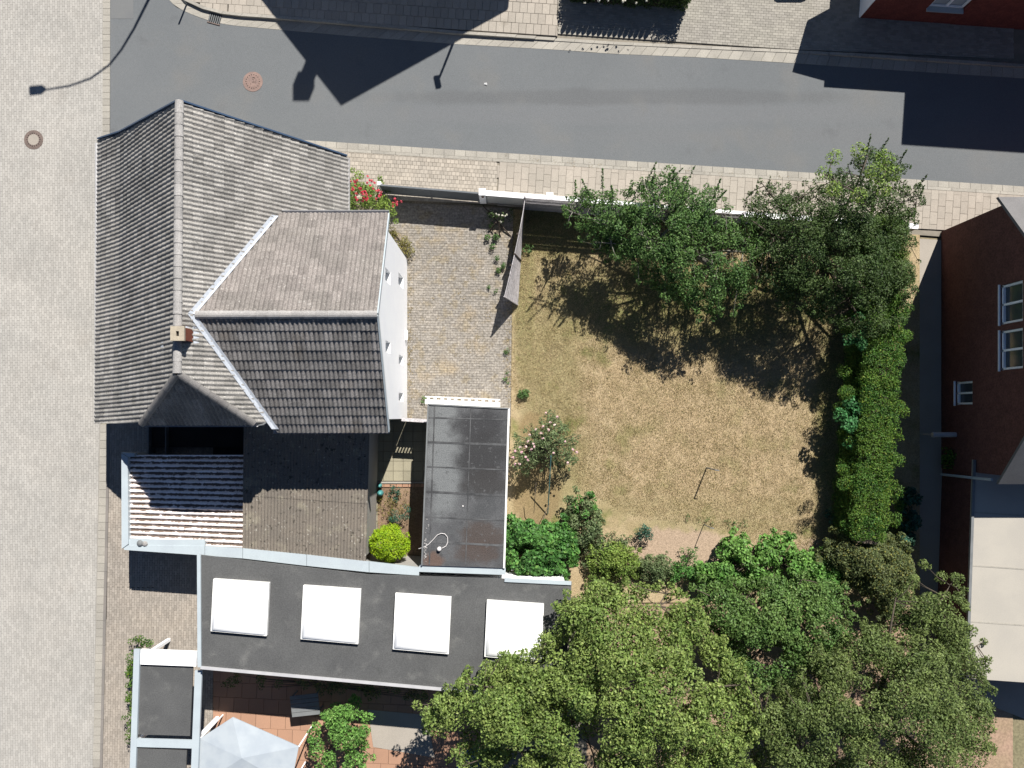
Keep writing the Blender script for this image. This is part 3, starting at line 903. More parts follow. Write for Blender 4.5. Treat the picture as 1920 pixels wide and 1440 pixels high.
ZR = 7.36
RT, RB = gw(-475, -449), gw(-478, -61)                        # ridge ends
LT, LB = gw(-703, -470), gw(-708, 13)                         # left eave
RTe, RBe = gw(-283, -443), gw(-283, 12)                       # right eave
HL, HR = gw(-571, 11), gw(-398, 11)                           # half-hip eave corners
d_l = (Vector((RT.x, RT.y)) - Vector((LT.x, LT.y))).length
UL = (LT - LB).normalized()
GL = Vector((UL.y, -UL.x, 0)).normalized()
if GL.x < 0: GL = -GL
GL = (GL + UL * .055).normalized()
wl = 230 * PX
left = Slope((LB.x, LB.y), UL, GL, [(0, 2.8), (60 * PX, 3.75), (wl + .02, ZR)])
wr = 193.5 * PX
right = Slope((RBe.x, RBe.y), (0, 1), (-1, 0), [(0, 2.70), (wr, ZR)])
plan_l = [(p.x, p.y) for p in (LT, LB, HL, RB, RT)]
plan_r = [(p.x, p.y) for p in (RTe, RT, RB, HR, RBe)]
hipd = 72 * PX
hip = Slope((HL.x, HL.y), (HR - HL).normalized(), (0, 1), [(0, 5.40), (hipd, ZR)])
plan_h = [(p.x, p.y) for p in (HL, HR, RB)]
# extension
EY0, EYR, EY1 = -318.6, -147.0, 23.7
EX0, EX1 = -474, -196
ZE, ZER = 4.8, 7.0
hs = (EYR - EY0) * PX
north = Slope((EX1 * PX, -EY0 * PX), (-1, 0), (0, -1), [(0, ZE), (hs, ZER)])
hs2 = (EY1 - EYR) * PX
south = Slope((EX0 * PX, -EY1 * PX), (1, 0), (0, 1), [(0, ZE), (hs2, ZER)])
plan_n = [(gw(x, y).x, gw(x, y).y) for x, y in ((EX1, EY0), (EX1, EYR), (-462, EYR), (-372, EY0))]
plan_s = [(gw(x, y).x, gw(x, y).y) for x, y in ((EX1, EY1), (EX1, EYR), (-462, EYR), (-372, EY1))]

cand = []; stf = {}
def ext_cover(p):      # tiles of the main roof that lie under the extension roof
    return p.x > gw(-440, 0).x and gw(0, EY1 - 14).y < p.y < gw(0, EY0).y and (north.lift(p.x, p.y) if p.y > gw(0, EYR).y else south.lift(p.x, p.y)) > right.lift(p.x, p.y) + .35
for (sl, pl, u0, u1, mat, drop, nm) in ((left, plan_l, -1.0, 12.0, M['tile'], None, 'left'), (right, plan_r, -.3, 11, M['tile'], ext_cover, 'right'),
                              (hip, plan_h, -.1, 4, M['tile_dark'], None, 'hip'), (north, plan_n, 0.0, 6.5, M['tile_pink'], None, 'north'), (south, plan_s, .0, 6.5, M['tile_dark'], None, 'south')):
    st = stf.setdefault(mat.name, (mat, MB()))[1]
    tile_grid(sl, pl, u0, u1, mat, cand, st, 0.0, drop)
roofs = {}
for (nm, parts, lab) in (('main', ((left, plan_l), (right, plan_r), (hip, plan_h)), 'steep grey tiled main roof with a half hip'),
                         ('ext', ((north, plan_n), (south, plan_s)), 'lower tiled cross roof with one pale and one dark face')):
    mb = MB()
    for (sl, pl) in parts: sl.deck(mb, pl)
    roofs[nm] = mb.build('roof', M['underlay'], house); roofs[nm]['label'] = lab
cand.sort(key=lambda c: -c[0])
for i, (a, mw, mat, wv) in enumerate(cand):
    if i < 300 and a > 0:
        par = roofs['ext'] if mat.name != 'roof_tile' else roofs['main']
        o = link(tile_mesh(mat), 'roof_tile', None, par)
        m = mw.copy(); m.translation -= org(par)
        o.matrix_basis = m
    else:
        st = stf[mat.name][1]; n = len(st.v)
        st.v += [tuple(x) for x in wv]; st.f += [tuple(int(n + k) for k in f) for f in TF]
for (mat, st) in stf.values():
    if not st.v: continue
    o = org(house); me = bpy.data.meshes.new('roof_tiles')
    me.from_pydata([(v[0] - o.x, v[1] - o.y, v[2] - o.z) for v in st.v], [], st.f)
    link(me, 'roof_tiles', mat, house, 'stuff')

def up(p, z): return Vector((p.x, p.y, z))
cap_row('ridge_tile', M['ridge'], house, up(RB, ZR), up(RT, ZR), 23, .135)
cap_row('ridge_tile', M['ridge'], house, gw(-458, EYR, ZER), gw(EX1, EYR, ZER), 15, .125)
cap_row('hip_tile', M['ridgedark'], house, up(HL, 5.44), up(RB, ZR - .02), 7, .12)
cap_row('hip_tile', M['ridgedark'], house, up(HR, 5.54), up(RB, ZR - .02), 8, .12)

# valley flashing where the two roofs meet
def valley(sl, ys):
    best = None
    mb = MB(); pts = []
    for y in ys:
        # find x where right.lift == sl.lift along this y
        lo, hi = gw(-475, 0).x, gw(-283, 0).x
        Y = -y * PX
        for _ in range(40):
            md = (lo + hi) / 2
            if right.lift(md, Y) > sl.lift(md, Y): lo = md
            else: hi = md
        pts.append(Vector((lo, Y, right.lift(lo, Y) + .045)))
    for (a, b) in zip(pts, pts[1:]):
        d = (b - a); w = .085
        for k, q in enumerate((a, b)): pass
        a1, b1 = a + Vector((-w * 1.2, 0, 0)), b + Vector((-w * 1.2, 0, 0))
        a2, b2 = a + Vector((w, 0, 0)), b + Vector((w, 0, 0))
        a1.z = right.lift(a1.x, a1.y) + .125; b1.z = right.lift(b1.x, b1.y) + .125
        a2.z = sl.lift(a2.x, a2.y) + .105; b2.z = sl.lift(b2.x, b2.y) + .105
        am, bm_ = a + Vector((0, 0, .075)), b + Vector((0, 0, .075))
        for q in ((a1, am, bm_, b1), (am, a2, b2, bm_)):
            mb.prism([p - Vector((0, 0, .03)) for p in q], q)
    return mb
valley(north, [EYR - .5] + list(np.linspace(EYR - 8, EY0 + 3, 9))).build('valley_flashing', M['lead'], house)
valley(south, [EYR + .5] + list(np.linspace(EYR + 8, EY1 - 3, 9))).build('valley_flashing', M['lead'], house)

# gutters and verge metal
def gutter(a, b, r=.065):
    a, b = Vector(a), Vector(b); d = (b - a).normalized(); sd2 = d.cross(Vector((0, 0, 1))).normalized()
    m = MB(); n = 8
    for p in (a, b):
        for rr in (r, r * .86):
            for k in range(n + 1):
                t = math.pi + math.pi * k / n
                m.v.append(tuple(p + sd2 * rr * math.cos(t) + Vector((0, 0, rr * math.sin(t)))))
    q = n + 1
    for o_ in (0, q):
        for k in range(n): m.f.append((o_ + k, o_ + k + 1, 2 * q + o_ + k + 1, 2 * q + o_ + k))
    for k in (0, n): m.f.append((k, q + k, 3 * q + k, 2 * q + k))
    for base in (0, 2 * q):
        for k in range(n): m.f.append((base + k, base + k + 1, base + q + k + 1, base + q + k))
    me = bpy.data.meshes.new('gutter'); o = org(house)
    me.from_pydata([(v[0] - o.x, v[1] - o.y, v[2] - o.z) for v in m.v], [], m.f)
    link(me, 'gutter', M['gutter'], house)
gutter(gw(-379, EY1 + 1.5, ZE - .03), gw(EX1 + 1, EY1 + 1.5, ZE - .03), .055)
gutter(gw(-374, EY0 - 4, ZE - .02), gw(EX1 + 1, EY0 - 4, ZE - .02), .085)
gutter(gw(-281, -443, 2.62), gw(-281, EY0 - 2, 2.62), .06)
gutter(gw(-711, -468, 2.70), gw(-712, 12, 2.70), .06)
gutter(gw(-574, 14, 5.37), gw(-394, 14, 5.37), .06)
MB().tube([gw(-396, 14, 5.33), gw(-388, 13, 5.25), gw(-381, 6, 5.1), gw(-375, 3, 4.95)], .045, 8).build('rain_pipe', M['greymetal'], house)
for (a, b) in ((up(LT, 2.86), gw(-643, -465, 3.84)), (gw(-643, -465, 3.84), up(RT, ZR + .03)), (up(RTe, 2.76), up(RT, ZR + .03))):
    off_ = Vector((0, .035, 0))
    MB().beam(a + off_, b + off_, .05, .14).build('verge_trim', M['bluemetal'], house)
for (a, b) in ((gw(EX1 + 1.5, EY0, ZE + .02), gw(EX1 + 1.5, EYR, ZER + .02)), (gw(EX1 + 1.5, EY1, ZE + .02), gw(EX1 + 1.5, EYR, ZER + .02))):
    MB().beam(a, b, .04, .16).build('verge_trim', M['zinc'], house)

# walls of the main house: a gabled body kept inside the eaves
def gable_body(x0, x1, y0, y1, zl, zr, xr, zt):
    mb = MB()
    for (yb, yf) in ((y0, y1),):
        a = [(x0, yb, 0), (x1, yb, 0), (x1, yb, zr), (xr, yb, zt), (x0, yb, zl)]
        b = [(p[0], yf, p[2]) for p in a]
        mb.prism(a, b)
    return mb
w = gable_body(gw(-690, 0).x, gw(-298, 0).x, gw(0, -62).y, gw(0, -432).y, 2.75, 2.75, gw(-476, 0).x, 6.95)
aa = [(gw(-690, 0).x, 0), (gw(-298, 0).x, 0), (gw(-298, 0).x, 2.7), (gw(-408, 0).x, 5.2), (gw(-560, 0).x, 5.2), (gw(-690, 0).x, 2.7)]
w.prism([(x, gw(0, 4).y, z) for x, z in aa], [(x, gw(0, -62).y - .003, z) for x, z in aa])
w.build('wall', M['wallgrey'], house)

# extension: gable wall on the right with real window openings
wins = [(-231, -211, 4.30, 5.35), (-118, -100, 4.30, 5.30), (-249, -229, 1.15, 2.40), (-107, -91, 1.15, 2.30), (-41, -26, 1.15, 2.30)]
WX1 = gw(EX1, 0).x - .01; WX0 = WX1 - .30
EYa, EYb = -293, 5
cuts = sorted(set([EYa, EYR, EYb] + [w_[0] for w_ in wins] + [w_[1] for w_ in wins]))
mb = MB()
def ztop(Y): return ZER - .14 - abs(Y - EYR) * PX * (ZER - ZE) / hs
for a, b in zip(cuts, cuts[1:]):
    ws = sorted([w_ for w_ in wins if w_[0] <= a + .01 and w_[1] >= b - .01], key=lambda w_: w_[2])
    z = 0.0
    spans = []
    for w_ in ws: spans.append((z, w_[2])); z = w_[3]
    spans.append((z, None))
    for (z0, z1) in spans:
        ya, yb = -a * PX, -b * PX
        ta, tb = (ztop(a), ztop(b)) if z1 is None else (z1, z1)
        mb.prism([(WX0, ya, z0), (WX1, ya, z0), (WX1, yb, z0), (WX0, yb, z0)], [(WX0, ya, ta), (WX1, ya, ta), (WX1, yb, tb), (WX0, yb, tb)])
gw_ = mb.build('gable_wall', M['white'], house)
for w_ in wins:
    x = WX1 - .16
    fr = MB()
    ya, yb = -w_[0] * PX, -w_[1] * PX
    for (p, q) in (((ya, w_[2] + .025), (yb, w_[2] + .025)), ((ya, w_[3] - .025), (yb, w_[3] - .025)), ((ya - .025, w_[2]), (ya - .025, w_[3])), ((yb + .025, w_[2]), (yb + .025, w_[3]))):
        fr.beam((x, p[0], p[1]), (x, q[0], q[1]), .05, .05, (1, 0, 0))
    wo = fr.build('window', M['whitetrim'], house)
    MB().box(x - .05, x - .02, yb + .05, ya - .05, w_[2] + .05, w_[3] - .05).build('pane', M['bluepane'], wo)
    MB().box(WX1 - .15, WX1 + .012, yb + .002, ya - .002, w_[2] + .001, w_[2] + .022).build('sill', M['whitetrim'], wo)
body = MB()
a = [(WX0 - .002, -EYa * PX, 0), (WX0 - .002, -EYb * PX, 0), (WX0 - .002, -EYb * PX, ztop(EYb)), (WX0 - .002, -EYR * PX, ztop(EYR)), (WX0 - .002, -EYa * PX, ztop(EYa))]
body.prism(a, [(gw(-440, 0).x, p[1], p[2]) for p in a])
body.build('wall', M['white'], house)
MB().box(WX1 + .002, WX1 + .09, gw(0, -158).y, gw(0, -140).y, .45, .62).build('letter_box', M['whitetrim'], house)

# chimney on the main ridge
cx0, cx1 = -617 * (H - 8.15) / H, -0
chc = Vector((at(332, 625, 7.8).x, at(332, 625, 7.8).y, 0))
ch = MB().box(chc.x - .17, chc.x + .18, chc.y - .19, chc.y + .19, 6.3, 7.70).build('chimney', M['brick'], house)
cp = MB()
for (x0, x1, y0, y1) in ((-.21, -.04, -.22, .22), (.05, .21, -.22, .22), (-.04, .05, -.22, -.08), (-.04, .05, .07, .22)):
    cp.box(chc.x + x0, chc.x + x1, chc.y + y0, chc.y + y1, 7.70, 7.79)
cp.build('chimney_cap', M['capstone'], ch)
MB().box(chc.x - .04, chc.x + .05, chc.y - .08, chc.y + .07, 7.69, 7.71).build('flue', M['black'], ch)
fl = MB()
xr_ = chc.x + .18
for (x0, x1, y0, y1) in ((xr_ + .01, xr_ + .13, -.30, .29), (chc.x + .02, xr_ + .13, .20, .29)):
    pts = [(x0, chc.y + y0), (x1, chc.y + y0), (x1, chc.y + y1), (x0, chc.y + y1)]
    top = [(p[0], p[1], right.lift(*p) + .075) for p in pts]
    fl.prism([(p[0], p[1], p[2] - .03) for p in top], top)
fl.build('chimney_flashing', M['lead'], ch)
q = at(303, 649, 6.6)
pts = [(q.x - .07, q.y - .13), (q.x + .07, q.y - .13), (q.x + .07, q.y + .13), (q.x - .07, q.y + .13)]
top = [(p[0], p[1], left.lift(*p) + .09) for p in pts]
MB().prism([(p[0], p[1], p[2] - .05) for p in top], top).build('vent_tile', M['lead'], house)

# ================================================================== ANNEXES BEHIND THE HOUSE
def corrugated(x0, x1, y0, y1, z, wave, amp, along, tilt=0.0, n=8, corners=None):
    """wavy sheet; along = axis the ridges run along. corners (4 xy) maps the unit square"""
    W = (y1 - y0) if along == 'x' else (x1 - x0)
    m = int(round(abs(W) / wave * n)) + 1
    ts = np.linspace(0, 1, m); h = amp * .5 * np.cos(ts * abs(W) / wave * 2 * np.pi)
    V = []
    for s in np.linspace(0, 1, 9):
        for t, hh in zip(ts, h):
            a, b = (s, t) if along == 'x' else (t, s)
            if corners:
                c = corners
                x = (1 - a) * (1 - b) * c[0][0] + a * (1 - b) * c[1][0] + a * b * c[2][0] + (1 - a) * b * c[3][0]
                y = (1 - a) * (1 - b) * c[0][1] + a * (1 - b) * c[1][1] + a * b * c[2][1] + (1 - a) * b * c[3][1]
            else: x, y = x0 + (x1 - x0) * a, y0 + (y1 - y0) * b
            V.append((x, y, z + hh + tilt * s))
    Fc = []
    for i in range(8):
        for k in range(m - 1): Fc.append((i * m + k, i * m + k + 1, (i + 1) * m + k + 1, (i + 1) * m + k))
    return np.array(V), np.array(Fc)

ax = thing('lean_to_shed', 'low shed with a white rust-streaked corrugated roof and pale metal edges, by the paver road', 'shed', at(345, 940))
p = [at(240, 853, 2.1), at(457, 853, 2.1), at(457, 1026, 2.1), at(240, 1016, 2.1)]
V, Fc = corrugated(0, 1, p[0].y, p[3].y, 2.1, .193, .085, 'x', corners=[(q.x, q.y) for q in p])
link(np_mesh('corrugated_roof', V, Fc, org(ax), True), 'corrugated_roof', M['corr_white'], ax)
zA = 2.28
def edge_strip(name, pts, z0, z1, mat, parent):
    return MB().slab([(at(x, y, z1).x, at(x, y, z1).y) for x, y in pts], z0, z1).build(name, mat, parent)
edge_strip('edge_cap', [(227.5, 850), (239.5, 857), (240.5, 1020), (228, 1029)], 2.0, zA, M['zinc'], ax)
edge_strip('edge_cap', [(227, 848), (252, 850), (252, 856.5), (240, 856.5)], 2.0, zA - .01, M['zinc'], ax)
edge_strip('edge_cap', [(241, 1011), (384, 1012), (384, 1026), (241, 1024.5)], 2.0, zA - .06, M['zinc'], ax)
wallA = MB()
wallA.slab([(at(x, y, 2.0).x, at(x, y, 2.0).y) for x, y in ((229, 852), (239, 858), (239, 1022), (229, 1026))], 0, 2.0)
wallA.slab([(at(x, y, 2.0).x, at(x, y, 2.0).y) for x, y in ((240, 1018), (440, 1026), (440, 1032), (240, 1027))], 0, 2.0)
wallA.slab([(at(x, y, 2.0).x, at(x, y, 2.0).y) for x, y in ((242, 858), (455, 858), (455, 866), (242, 866))], 0, 2.0)
wallA.build('wall', M['wallgrey'], ax)
ST = MB()
rp_ = at(262, 1019, zA); MB().lathe((rp_.x, rp_.y, 2.205), [(.10, 0), (.13, .05), (.08, .11), (.02, .13)], 9).build('stone', M['greymetal'], ax)
rp_ = at(271, 1020, zA); MB().lathe((rp_.x, rp_.y, 2.205), [(.08, 0), (.11, .04), (.07, .09), (.02, .10)], 7).build('stone', M['ridge'], ax)

# long pale metal strip between this plot and the neighbour
pf = thing('party_wall', 'long pale metal-capped party wall between the sheds and the grey neighbour roof', 'wall', at(600, 1050))
segs = [(232, 1022.5, 1031), (384, 1024, 1041.5), (455, 1028, 1047), (575, 1040, 1061), (692, 1053, 1073), (786, 1064, 1079)]
for i, (a, b) in enumerate(zip(segs, segs[1:])):
    z = 2.46 if i else 2.24
    edge_strip('metal_cap', [(a[0] + .4, a[1]), (b[0] - .4, b[1]), (b[0] - .4, b[2]), (a[0] + .4, a[2])], z - .10, z, M['zinc'], pf)
edge_strip('metal_cap', [(789, 1058), (948, 1066), (948, 1078), (782, 1072), (783, 1066)], 2.3, 2.44, M['zinc'], pf)
edge_strip('wall', [(242, 1026), (692, 1058), (946, 1070), (946, 1075), (692, 1068), (242, 1030)], 0, 2.12, M['wallgrey'], pf)

bx = thing('flat_annex', 'brown corrugated fibre-cement annex roof with lichen specks, next to the rusty white one', 'annex', at(575, 920))
c4 = [at(457.5, 780, 2.52), at(694, 780, 2.52), at(686.5, 1054, 2.42), at(455, 1028, 2.42)]
V, Fc = corrugated(c4[0].x, c4[1].x, 0, 1, 2.52, .120, .030, 'y', tilt=-.08, corners=[(q.x, q.y) for q in c4])
# overlap of two sheet lengths: split at 60 percent of the run
top = V.reshape(9, -1, 3)
def sheet_part(s0, s1, dz):
    V2, F2 = corrugated(c4[0].x, c4[1].x, 0, 1, 2.52 + dz, .120, .030, 'y', tilt=-.04, corners=[(c4[0].lerp(c4[3], s0).x, c4[0].lerp(c4[3], s0).y), (c4[1].lerp(c4[2], s0).x, c4[1].lerp(c4[2], s0).y), (c4[1].lerp(c4[2], s1).x, c4[1].lerp(c4[2], s1).y), (c4[0].lerp(c4[3], s1).x, c4[0].lerp(c4[3], s1).y)])
    link(np_mesh('roof_sheet', V2, F2, org(bx), True), 'roof_sheet', M['corr_brown'], bx)
sheet_part(0, .60, 0.0); sheet_part(.585, 1.0, -.055)
MB().slab([(at(x, y, 2.4).x, at(x, y, 2.4).y) for x, y in ((459, 782), (690, 782), (683, 1045), (458, 1022))], 0, 2.40).build('wall', M['wallgrey'], bx)

# court between house and shed, its shade painted as a dark plate
ct = thing('court_shade_strip', 'court strip with the deep shade under the half-hipped gable painted into its colour', 'canopy', at(355, 825))
MB().slab([g2(x, y) for x, y in ((290, 800), (480, 800), (480, 838), (290, 838))], .3, .35).build('floor_plate', M['courtshade'], ct)
for x in (290, 322):
    MB().slab([g2(x, 795), g2(x + 2, 795), g2(x + 2, 850), g2(x, 850)], 0, .6).build('frame_post', M['greymetal'], ct)

# garage
ga = thing('garage', 'flat-roofed single garage with stained dark bitumen roof at the end of the driveway', 'garage', at(873, 910))
ZG = 2.5
gc = [(803, 758), (954, 766), (945, 1065), (791, 1060)]
xy = [(at(x, y, ZG).x, at(x, y, ZG).y) for x, y in gc]
MB().slab(xy, ZG - .12, ZG).build('roof', M['bitumen'], ga)
ins = [(at(x, y, ZG).x, at(x, y, ZG).y) for x, y in ((806, 763), (951, 770), (942, 1062), (795, 1057))]
MB().slab(ins, 0, ZG - .12).build('wall', M['white'], ga)
def strip(name, a, b, w_, h_, mat, z=ZG + .004):
    pa, pb = at(*a, z), at(*b, z)
    return MB().beam(pa + Vector((0, 0, h_ / 2)), pb + Vector((0, 0, h_ / 2)), w_, h_).build(name, mat, ga)
for k, (ya, yb) in enumerate(((783, 787), (829, 834), (875, 881), (922, 929), (969, 976), (1015, 1023))):
    t = (ya - 758) / 302
    strip('bitumen_seam', (803 - 12 * t + 2, ya), (954 - 9 * t - 2, yb), .05 + .03 * (k % 2), .005, M['seam'])
strip('bitumen_seam', (815, 762), (805, 1058), .05, .006, M['seam'], ZG + .011)
strip('bitumen_seam', (883, 764), (873, 1060), .035, .005, M['seam'], ZG + .011)
strip('edge_trim', (954.2, 766), (945.2, 1065), .07, .05, M['whitetrim'], ZG - .02)
strip('edge_trim', (803, 758), (791, 1060), .05, .04, M['greymetal'], ZG)
strip('edge_trim', (803, 758), (954, 766), .05, .04, M['greymetal'], ZG)
dm = MB()
da, db = at(797, 752, 2.15), at(938, 758, 2.15)
dd = (db - da)
MB().obox((da + db) / 2 + Vector((0, -.02, 0)), dd / 2, (0, .09, .0), (0, 0, .02)).build('door_edge', M['whitetrim'], ga)
for k in range(11):
    c = da.lerp(db, (k + .5) / 11) + Vector((0, .11, .02))
    MB().obox(c, (.055, 0, 0), (0, .035, 0), (0, 0, .015)).build('door_slat', M['whitetrim'], ga)
MB().obox((da + db) / 2 + Vector((0, .17, 0)), dd / 2, (0, .022, 0), (0, 0, .02)).build('door_edge', M['whitetrim'], ga)
# moss and pebbles on the garage's left edge
pb = MB()
for k in range(26):
    y = 960 + 95 * R.random() ** .7
    p_ = at(793.5 + (1060 - y) * .04 + R.uniform(1, 7), y, ZG)
    r_ = R.uniform(.015, .035)
    pb.lathe((p_.x, p_.y, ZG + .002), [(r_, 0), (r_ * 1.1, r_ * .5), (r_ * .5, r_ * .9)], 6)
pb.build('pebbles', M['ridge'], ga, 'stuff')
cb = [(785, 1029, 2.45), (797, 1025, 2.53), (803, 1021, 2.54), (812, 1012, 2.55), (820, 1003, 2.56), (827, 1000, 2.56), (834, 1001, 2.55), (839, 1007, 2.54), (839.5, 1017, 2.53), (836, 1024, 2.53), (829, 1028, 2.54)]
cab = MB().tube([at(x, y, z) for x, y, z in cb], .012, 5).build('antenna_cable', M['cable'], None)
tag(cab, 'thin white cable curling in a loop across the garage roof', 'cable')
b_ = at(824, 1028.5, 2.5)
pot = MB().lathe((b_.x, b_.y, 2.502), [(.075, 0), (.08, .10), (.07, .14), (.03, .16)], 12).build('vent_cap', M['cable'], None)
tag(pot, 'small round white cap where the cable ends on the garage roof', 'vent cap')
b_ = at(868, 949, 2.5)
tag(MB().lathe((b_.x, b_.y, 2.502), [(.03, 0), (.028, .02), (.012, .03)], 8).build('white_pebble', M['cable'], None), 'tiny white pebble alone in the middle of the garage roof', 'pebble')

# yard gate between house and garage: slots near its top
yg = thing('yard_gate', 'narrow brown slatted gate between the white gable wall and the garage', 'gate', at(783, 787))
ya, yb = gw(-196, 6), gw(-148, 9)
def gp(t, z): 
    v = ya.lerp(yb, t); return Vector((v.x, v.y, z))
for (z0, z1) in ((.06, 1.22), (1.50, 1.62)):
    MB().beam(gp(0, (z0 + z1) / 2), gp(1, (z0 + z1) / 2), .05, z1 - z0).build('panel', M['wooddark'], yg)
for k in range(9):
    MB().beam(gp((k + .1) / 8.6, 1.22), gp((k + .1) / 8.6, 1.50), .05, .05, (0, 1, 0)).build('slat', M['wooddark'], yg)
MB().beam(gp(0, 1.645), gp(1, 1.645), .13, .05).build('top_rail', M['wood'], yg)

# ================================================================== GARDEN WALL, GATE, FENCES
gwl = thing('garden_wall', 'low white-topped rendered wall between the south pavement and the garden', 'wall', at(1300, 400))
WZ = 1.12
wt = [(905, 357.5), (1100, 373), (1390, 397.5), (1560, 409), (1722, 421)]
for (a, b) in zip(wt, wt[1:]):
    pa, pb_ = at(a[0], a[1] + 3.5, WZ), at(b[0], b[1] + 3.5, WZ)
    MB().beam(Vector((pa.x, pa.y, WZ / 2 - .03)), Vector((pb_.x, pb_.y, WZ / 2 - .03)), .14, WZ - .06).build('wall_section', M['garden_wall'], gwl)
    MB().beam(Vector((pa.x, pa.y, WZ - .03)), Vector((pb_.x, pb_.y, WZ - .03)), .20, .06).build('coping', M['white'], gwl)
for (x, y) in ((904, 359.5), (1031, 367)):
    q = at(x, y, WZ + .08)
    MB().box(q.x - .13, q.x + .13, q.y - .13, q.y + .13, 0, WZ + .08).build('pillar', M['white'], gwl)
    MB().box(q.x - .03, q.x + .06, q.y - .16, q.y - .131, WZ - .2, WZ - .02).build('hinge', M['iron'], gwl)

dg = thing('driveway_gate', 'dark grey metal panel gate across the top of the driveway', 'gate', at(806, 372))
pa, pb_ = at(713, 347, 1.15), at(896, 362, 1.15)
MB().beam(Vector((pa.x, pa.y, .62)), Vector((pb_.x, pb_.y, .62)), .035, 1.02).build('panel', M['gatemetal'], dg)
for z in (.12, 1.14): MB().beam(Vector((pa.x, pa.y, z)), Vector((pb_.x, pb_.y, z)), .06, .05).build('rail', M['gatemetal'], dg)
for t in (0.0, .5, 1.0):
    v = pa.lerp(pb_, t); MB().beam(Vector((v.x, v.y, .05)), Vector((v.x, v.y, 1.12)), .06, .06, (0, 1, 0)).build('stile', M['gatemetal'], dg)
q = at(711, 344, 1.1)
gpst = MB().box(q.x - .07, q.x + .07, q.y - .07, q.y + .07, 0, 1.15).build('gate_post', M['white'], None)
tag(gpst, 'slim white gate post beside the red rose bush', 'post')

# slat fence behind the wall
sf = thing('slat_fence', 'weathered horizontal slat fence standing just inside the garden wall', 'fence', at(1180, 390))
fl_ = [at(984, 371, 1.68), at(1395, 402, 1.68)]
def fp(t, z):
    v = fl_[0].lerp(fl_[1], t); return Vector((v.x, v.y, z))
for k in range(13):
    z = .10 + k * .127
    for j in range(4):
        a, b = j / 4 + .002, (j + 1) / 4 - .002
        jz = R.uniform(-.008, .008)
        MB().beam(fp(a, z + jz), fp(b, z + jz), .022, .105).build('slat', M['wood'], sf)
for j in range(5):
    v = fp(j / 4, 0) + Vector((0, .05, 0)); MB().beam(v, v + Vector((0, 0, 1.70)), .08, .08, (0, 1, 0)).build('post', M['wood'], sf)

# leaning fence along the driveway: planks twist as it falls over
lf = thing('leaning_fence', 'grey weathered plank fence leaning over the driveway edge', 'fence', at(970, 480))
B0, B1 = at(983, 384, .03), at(971, 572, .03)
T0, T1 = at(984, 375, 1.62), at(945.5, 556, 1.52)
def lfp(s, h):
    e = s ** 1.25
    b = B0.lerp(B1, s); d = (T0 - B0).lerp(T1 - B1, e)
    return b + d * h
NB = 8
for r in range(NB):
    h0, h1 = r / NB + .008, (r + 1) / NB - .008
    for (s0, s1) in ((0, .34), (.342, .665), (.667, 1.0)):
        n = 5; bt, tp = [], []
        for k in range(n + 1):
            s = s0 + (s1 - s0) * k / n + 0
            bt.append(lfp(s, h0)); tp.append(lfp(s, h1))
        m = MB()
        for k in range(n):
            nr = (bt[k + 1] - bt[k]).cross(tp[k] - bt[k]).normalized() * .012
            qd = [bt[k], bt[k + 1], tp[k + 1], tp[k]]
            m.prism([p_ - nr for p_ in qd], [p_ + nr for p_ in qd])
        m.build('plank', M['wood'], lf)
for s in (.34, .666):
    a, b = lfp(s, .0), lfp(s, 1.02)
    nr = Vector((.05, 0, .02))
    MB().beam(a - nr, b - nr, .07, .07, (0, 1, 0)).build('post', M['wooddark'], lf)
MB().beam(lfp(.55, 1.005), lfp(.56, .02) + Vector((0.02, 0, .04)), .05, .05, (0, 1, 0)).build('brace', M['wooddark'], lf)
MB().beam(lfp(.999, .0), lfp(.999, 1.01), .05, .04, (0, 1, 0)).build('end_post', M['wood'], lf)

# ================================================================== NEIGHBOURS
def oslab(pts, zt, z0, z1):
    return MB().slab([(at(x, y, zt).x, at(x, y, zt).y) for x, y in pts], z0, z1)

# grey flat roof with four skylights, bottom of the picture
nb_ = thing('flat_roof_building', 'long grey flat-roofed building with four square white skylights', 'building', at(700, 1160))
ZN = 2.75
nr = [(372, 1041), (690, 1078), (945, 1086), (1072, 1092), (1058, 1312), (870, 1296), (374, 1250)]
oslab(nr, ZN, ZN - .15, ZN).build('roof', M['bitumen2'], nb_)
oslab([(384, 1050), (690, 1086), (1062, 1100), (1050, 1303), (384, 1242)], ZN, 0, ZN - .15).build('wall', M['white'], nb_)
def edge(name, a, b, w_, h_, mat, z, parent):
    pa, pb_ = at(*a, z), at(*b, z)
    return MB().beam(pa + Vector((0, 0, h_ / 2)), pb_ + Vector((0, 0, h_ / 2)), w_, h_).build(name, mat, parent)
edge('edge_trim', (374, 1040), (375, 1250), .13, .07, M['zinc'], ZN + .004, nb_)
edge('edge_trim', (377, 1251), (1056, 1312), .10, .07, M['gutter'], ZN + .003, nb_)
edge('edge_trim', (946, 1087), (1071, 1093), .14, .05, M['zinc'], ZN + .003, nb_)
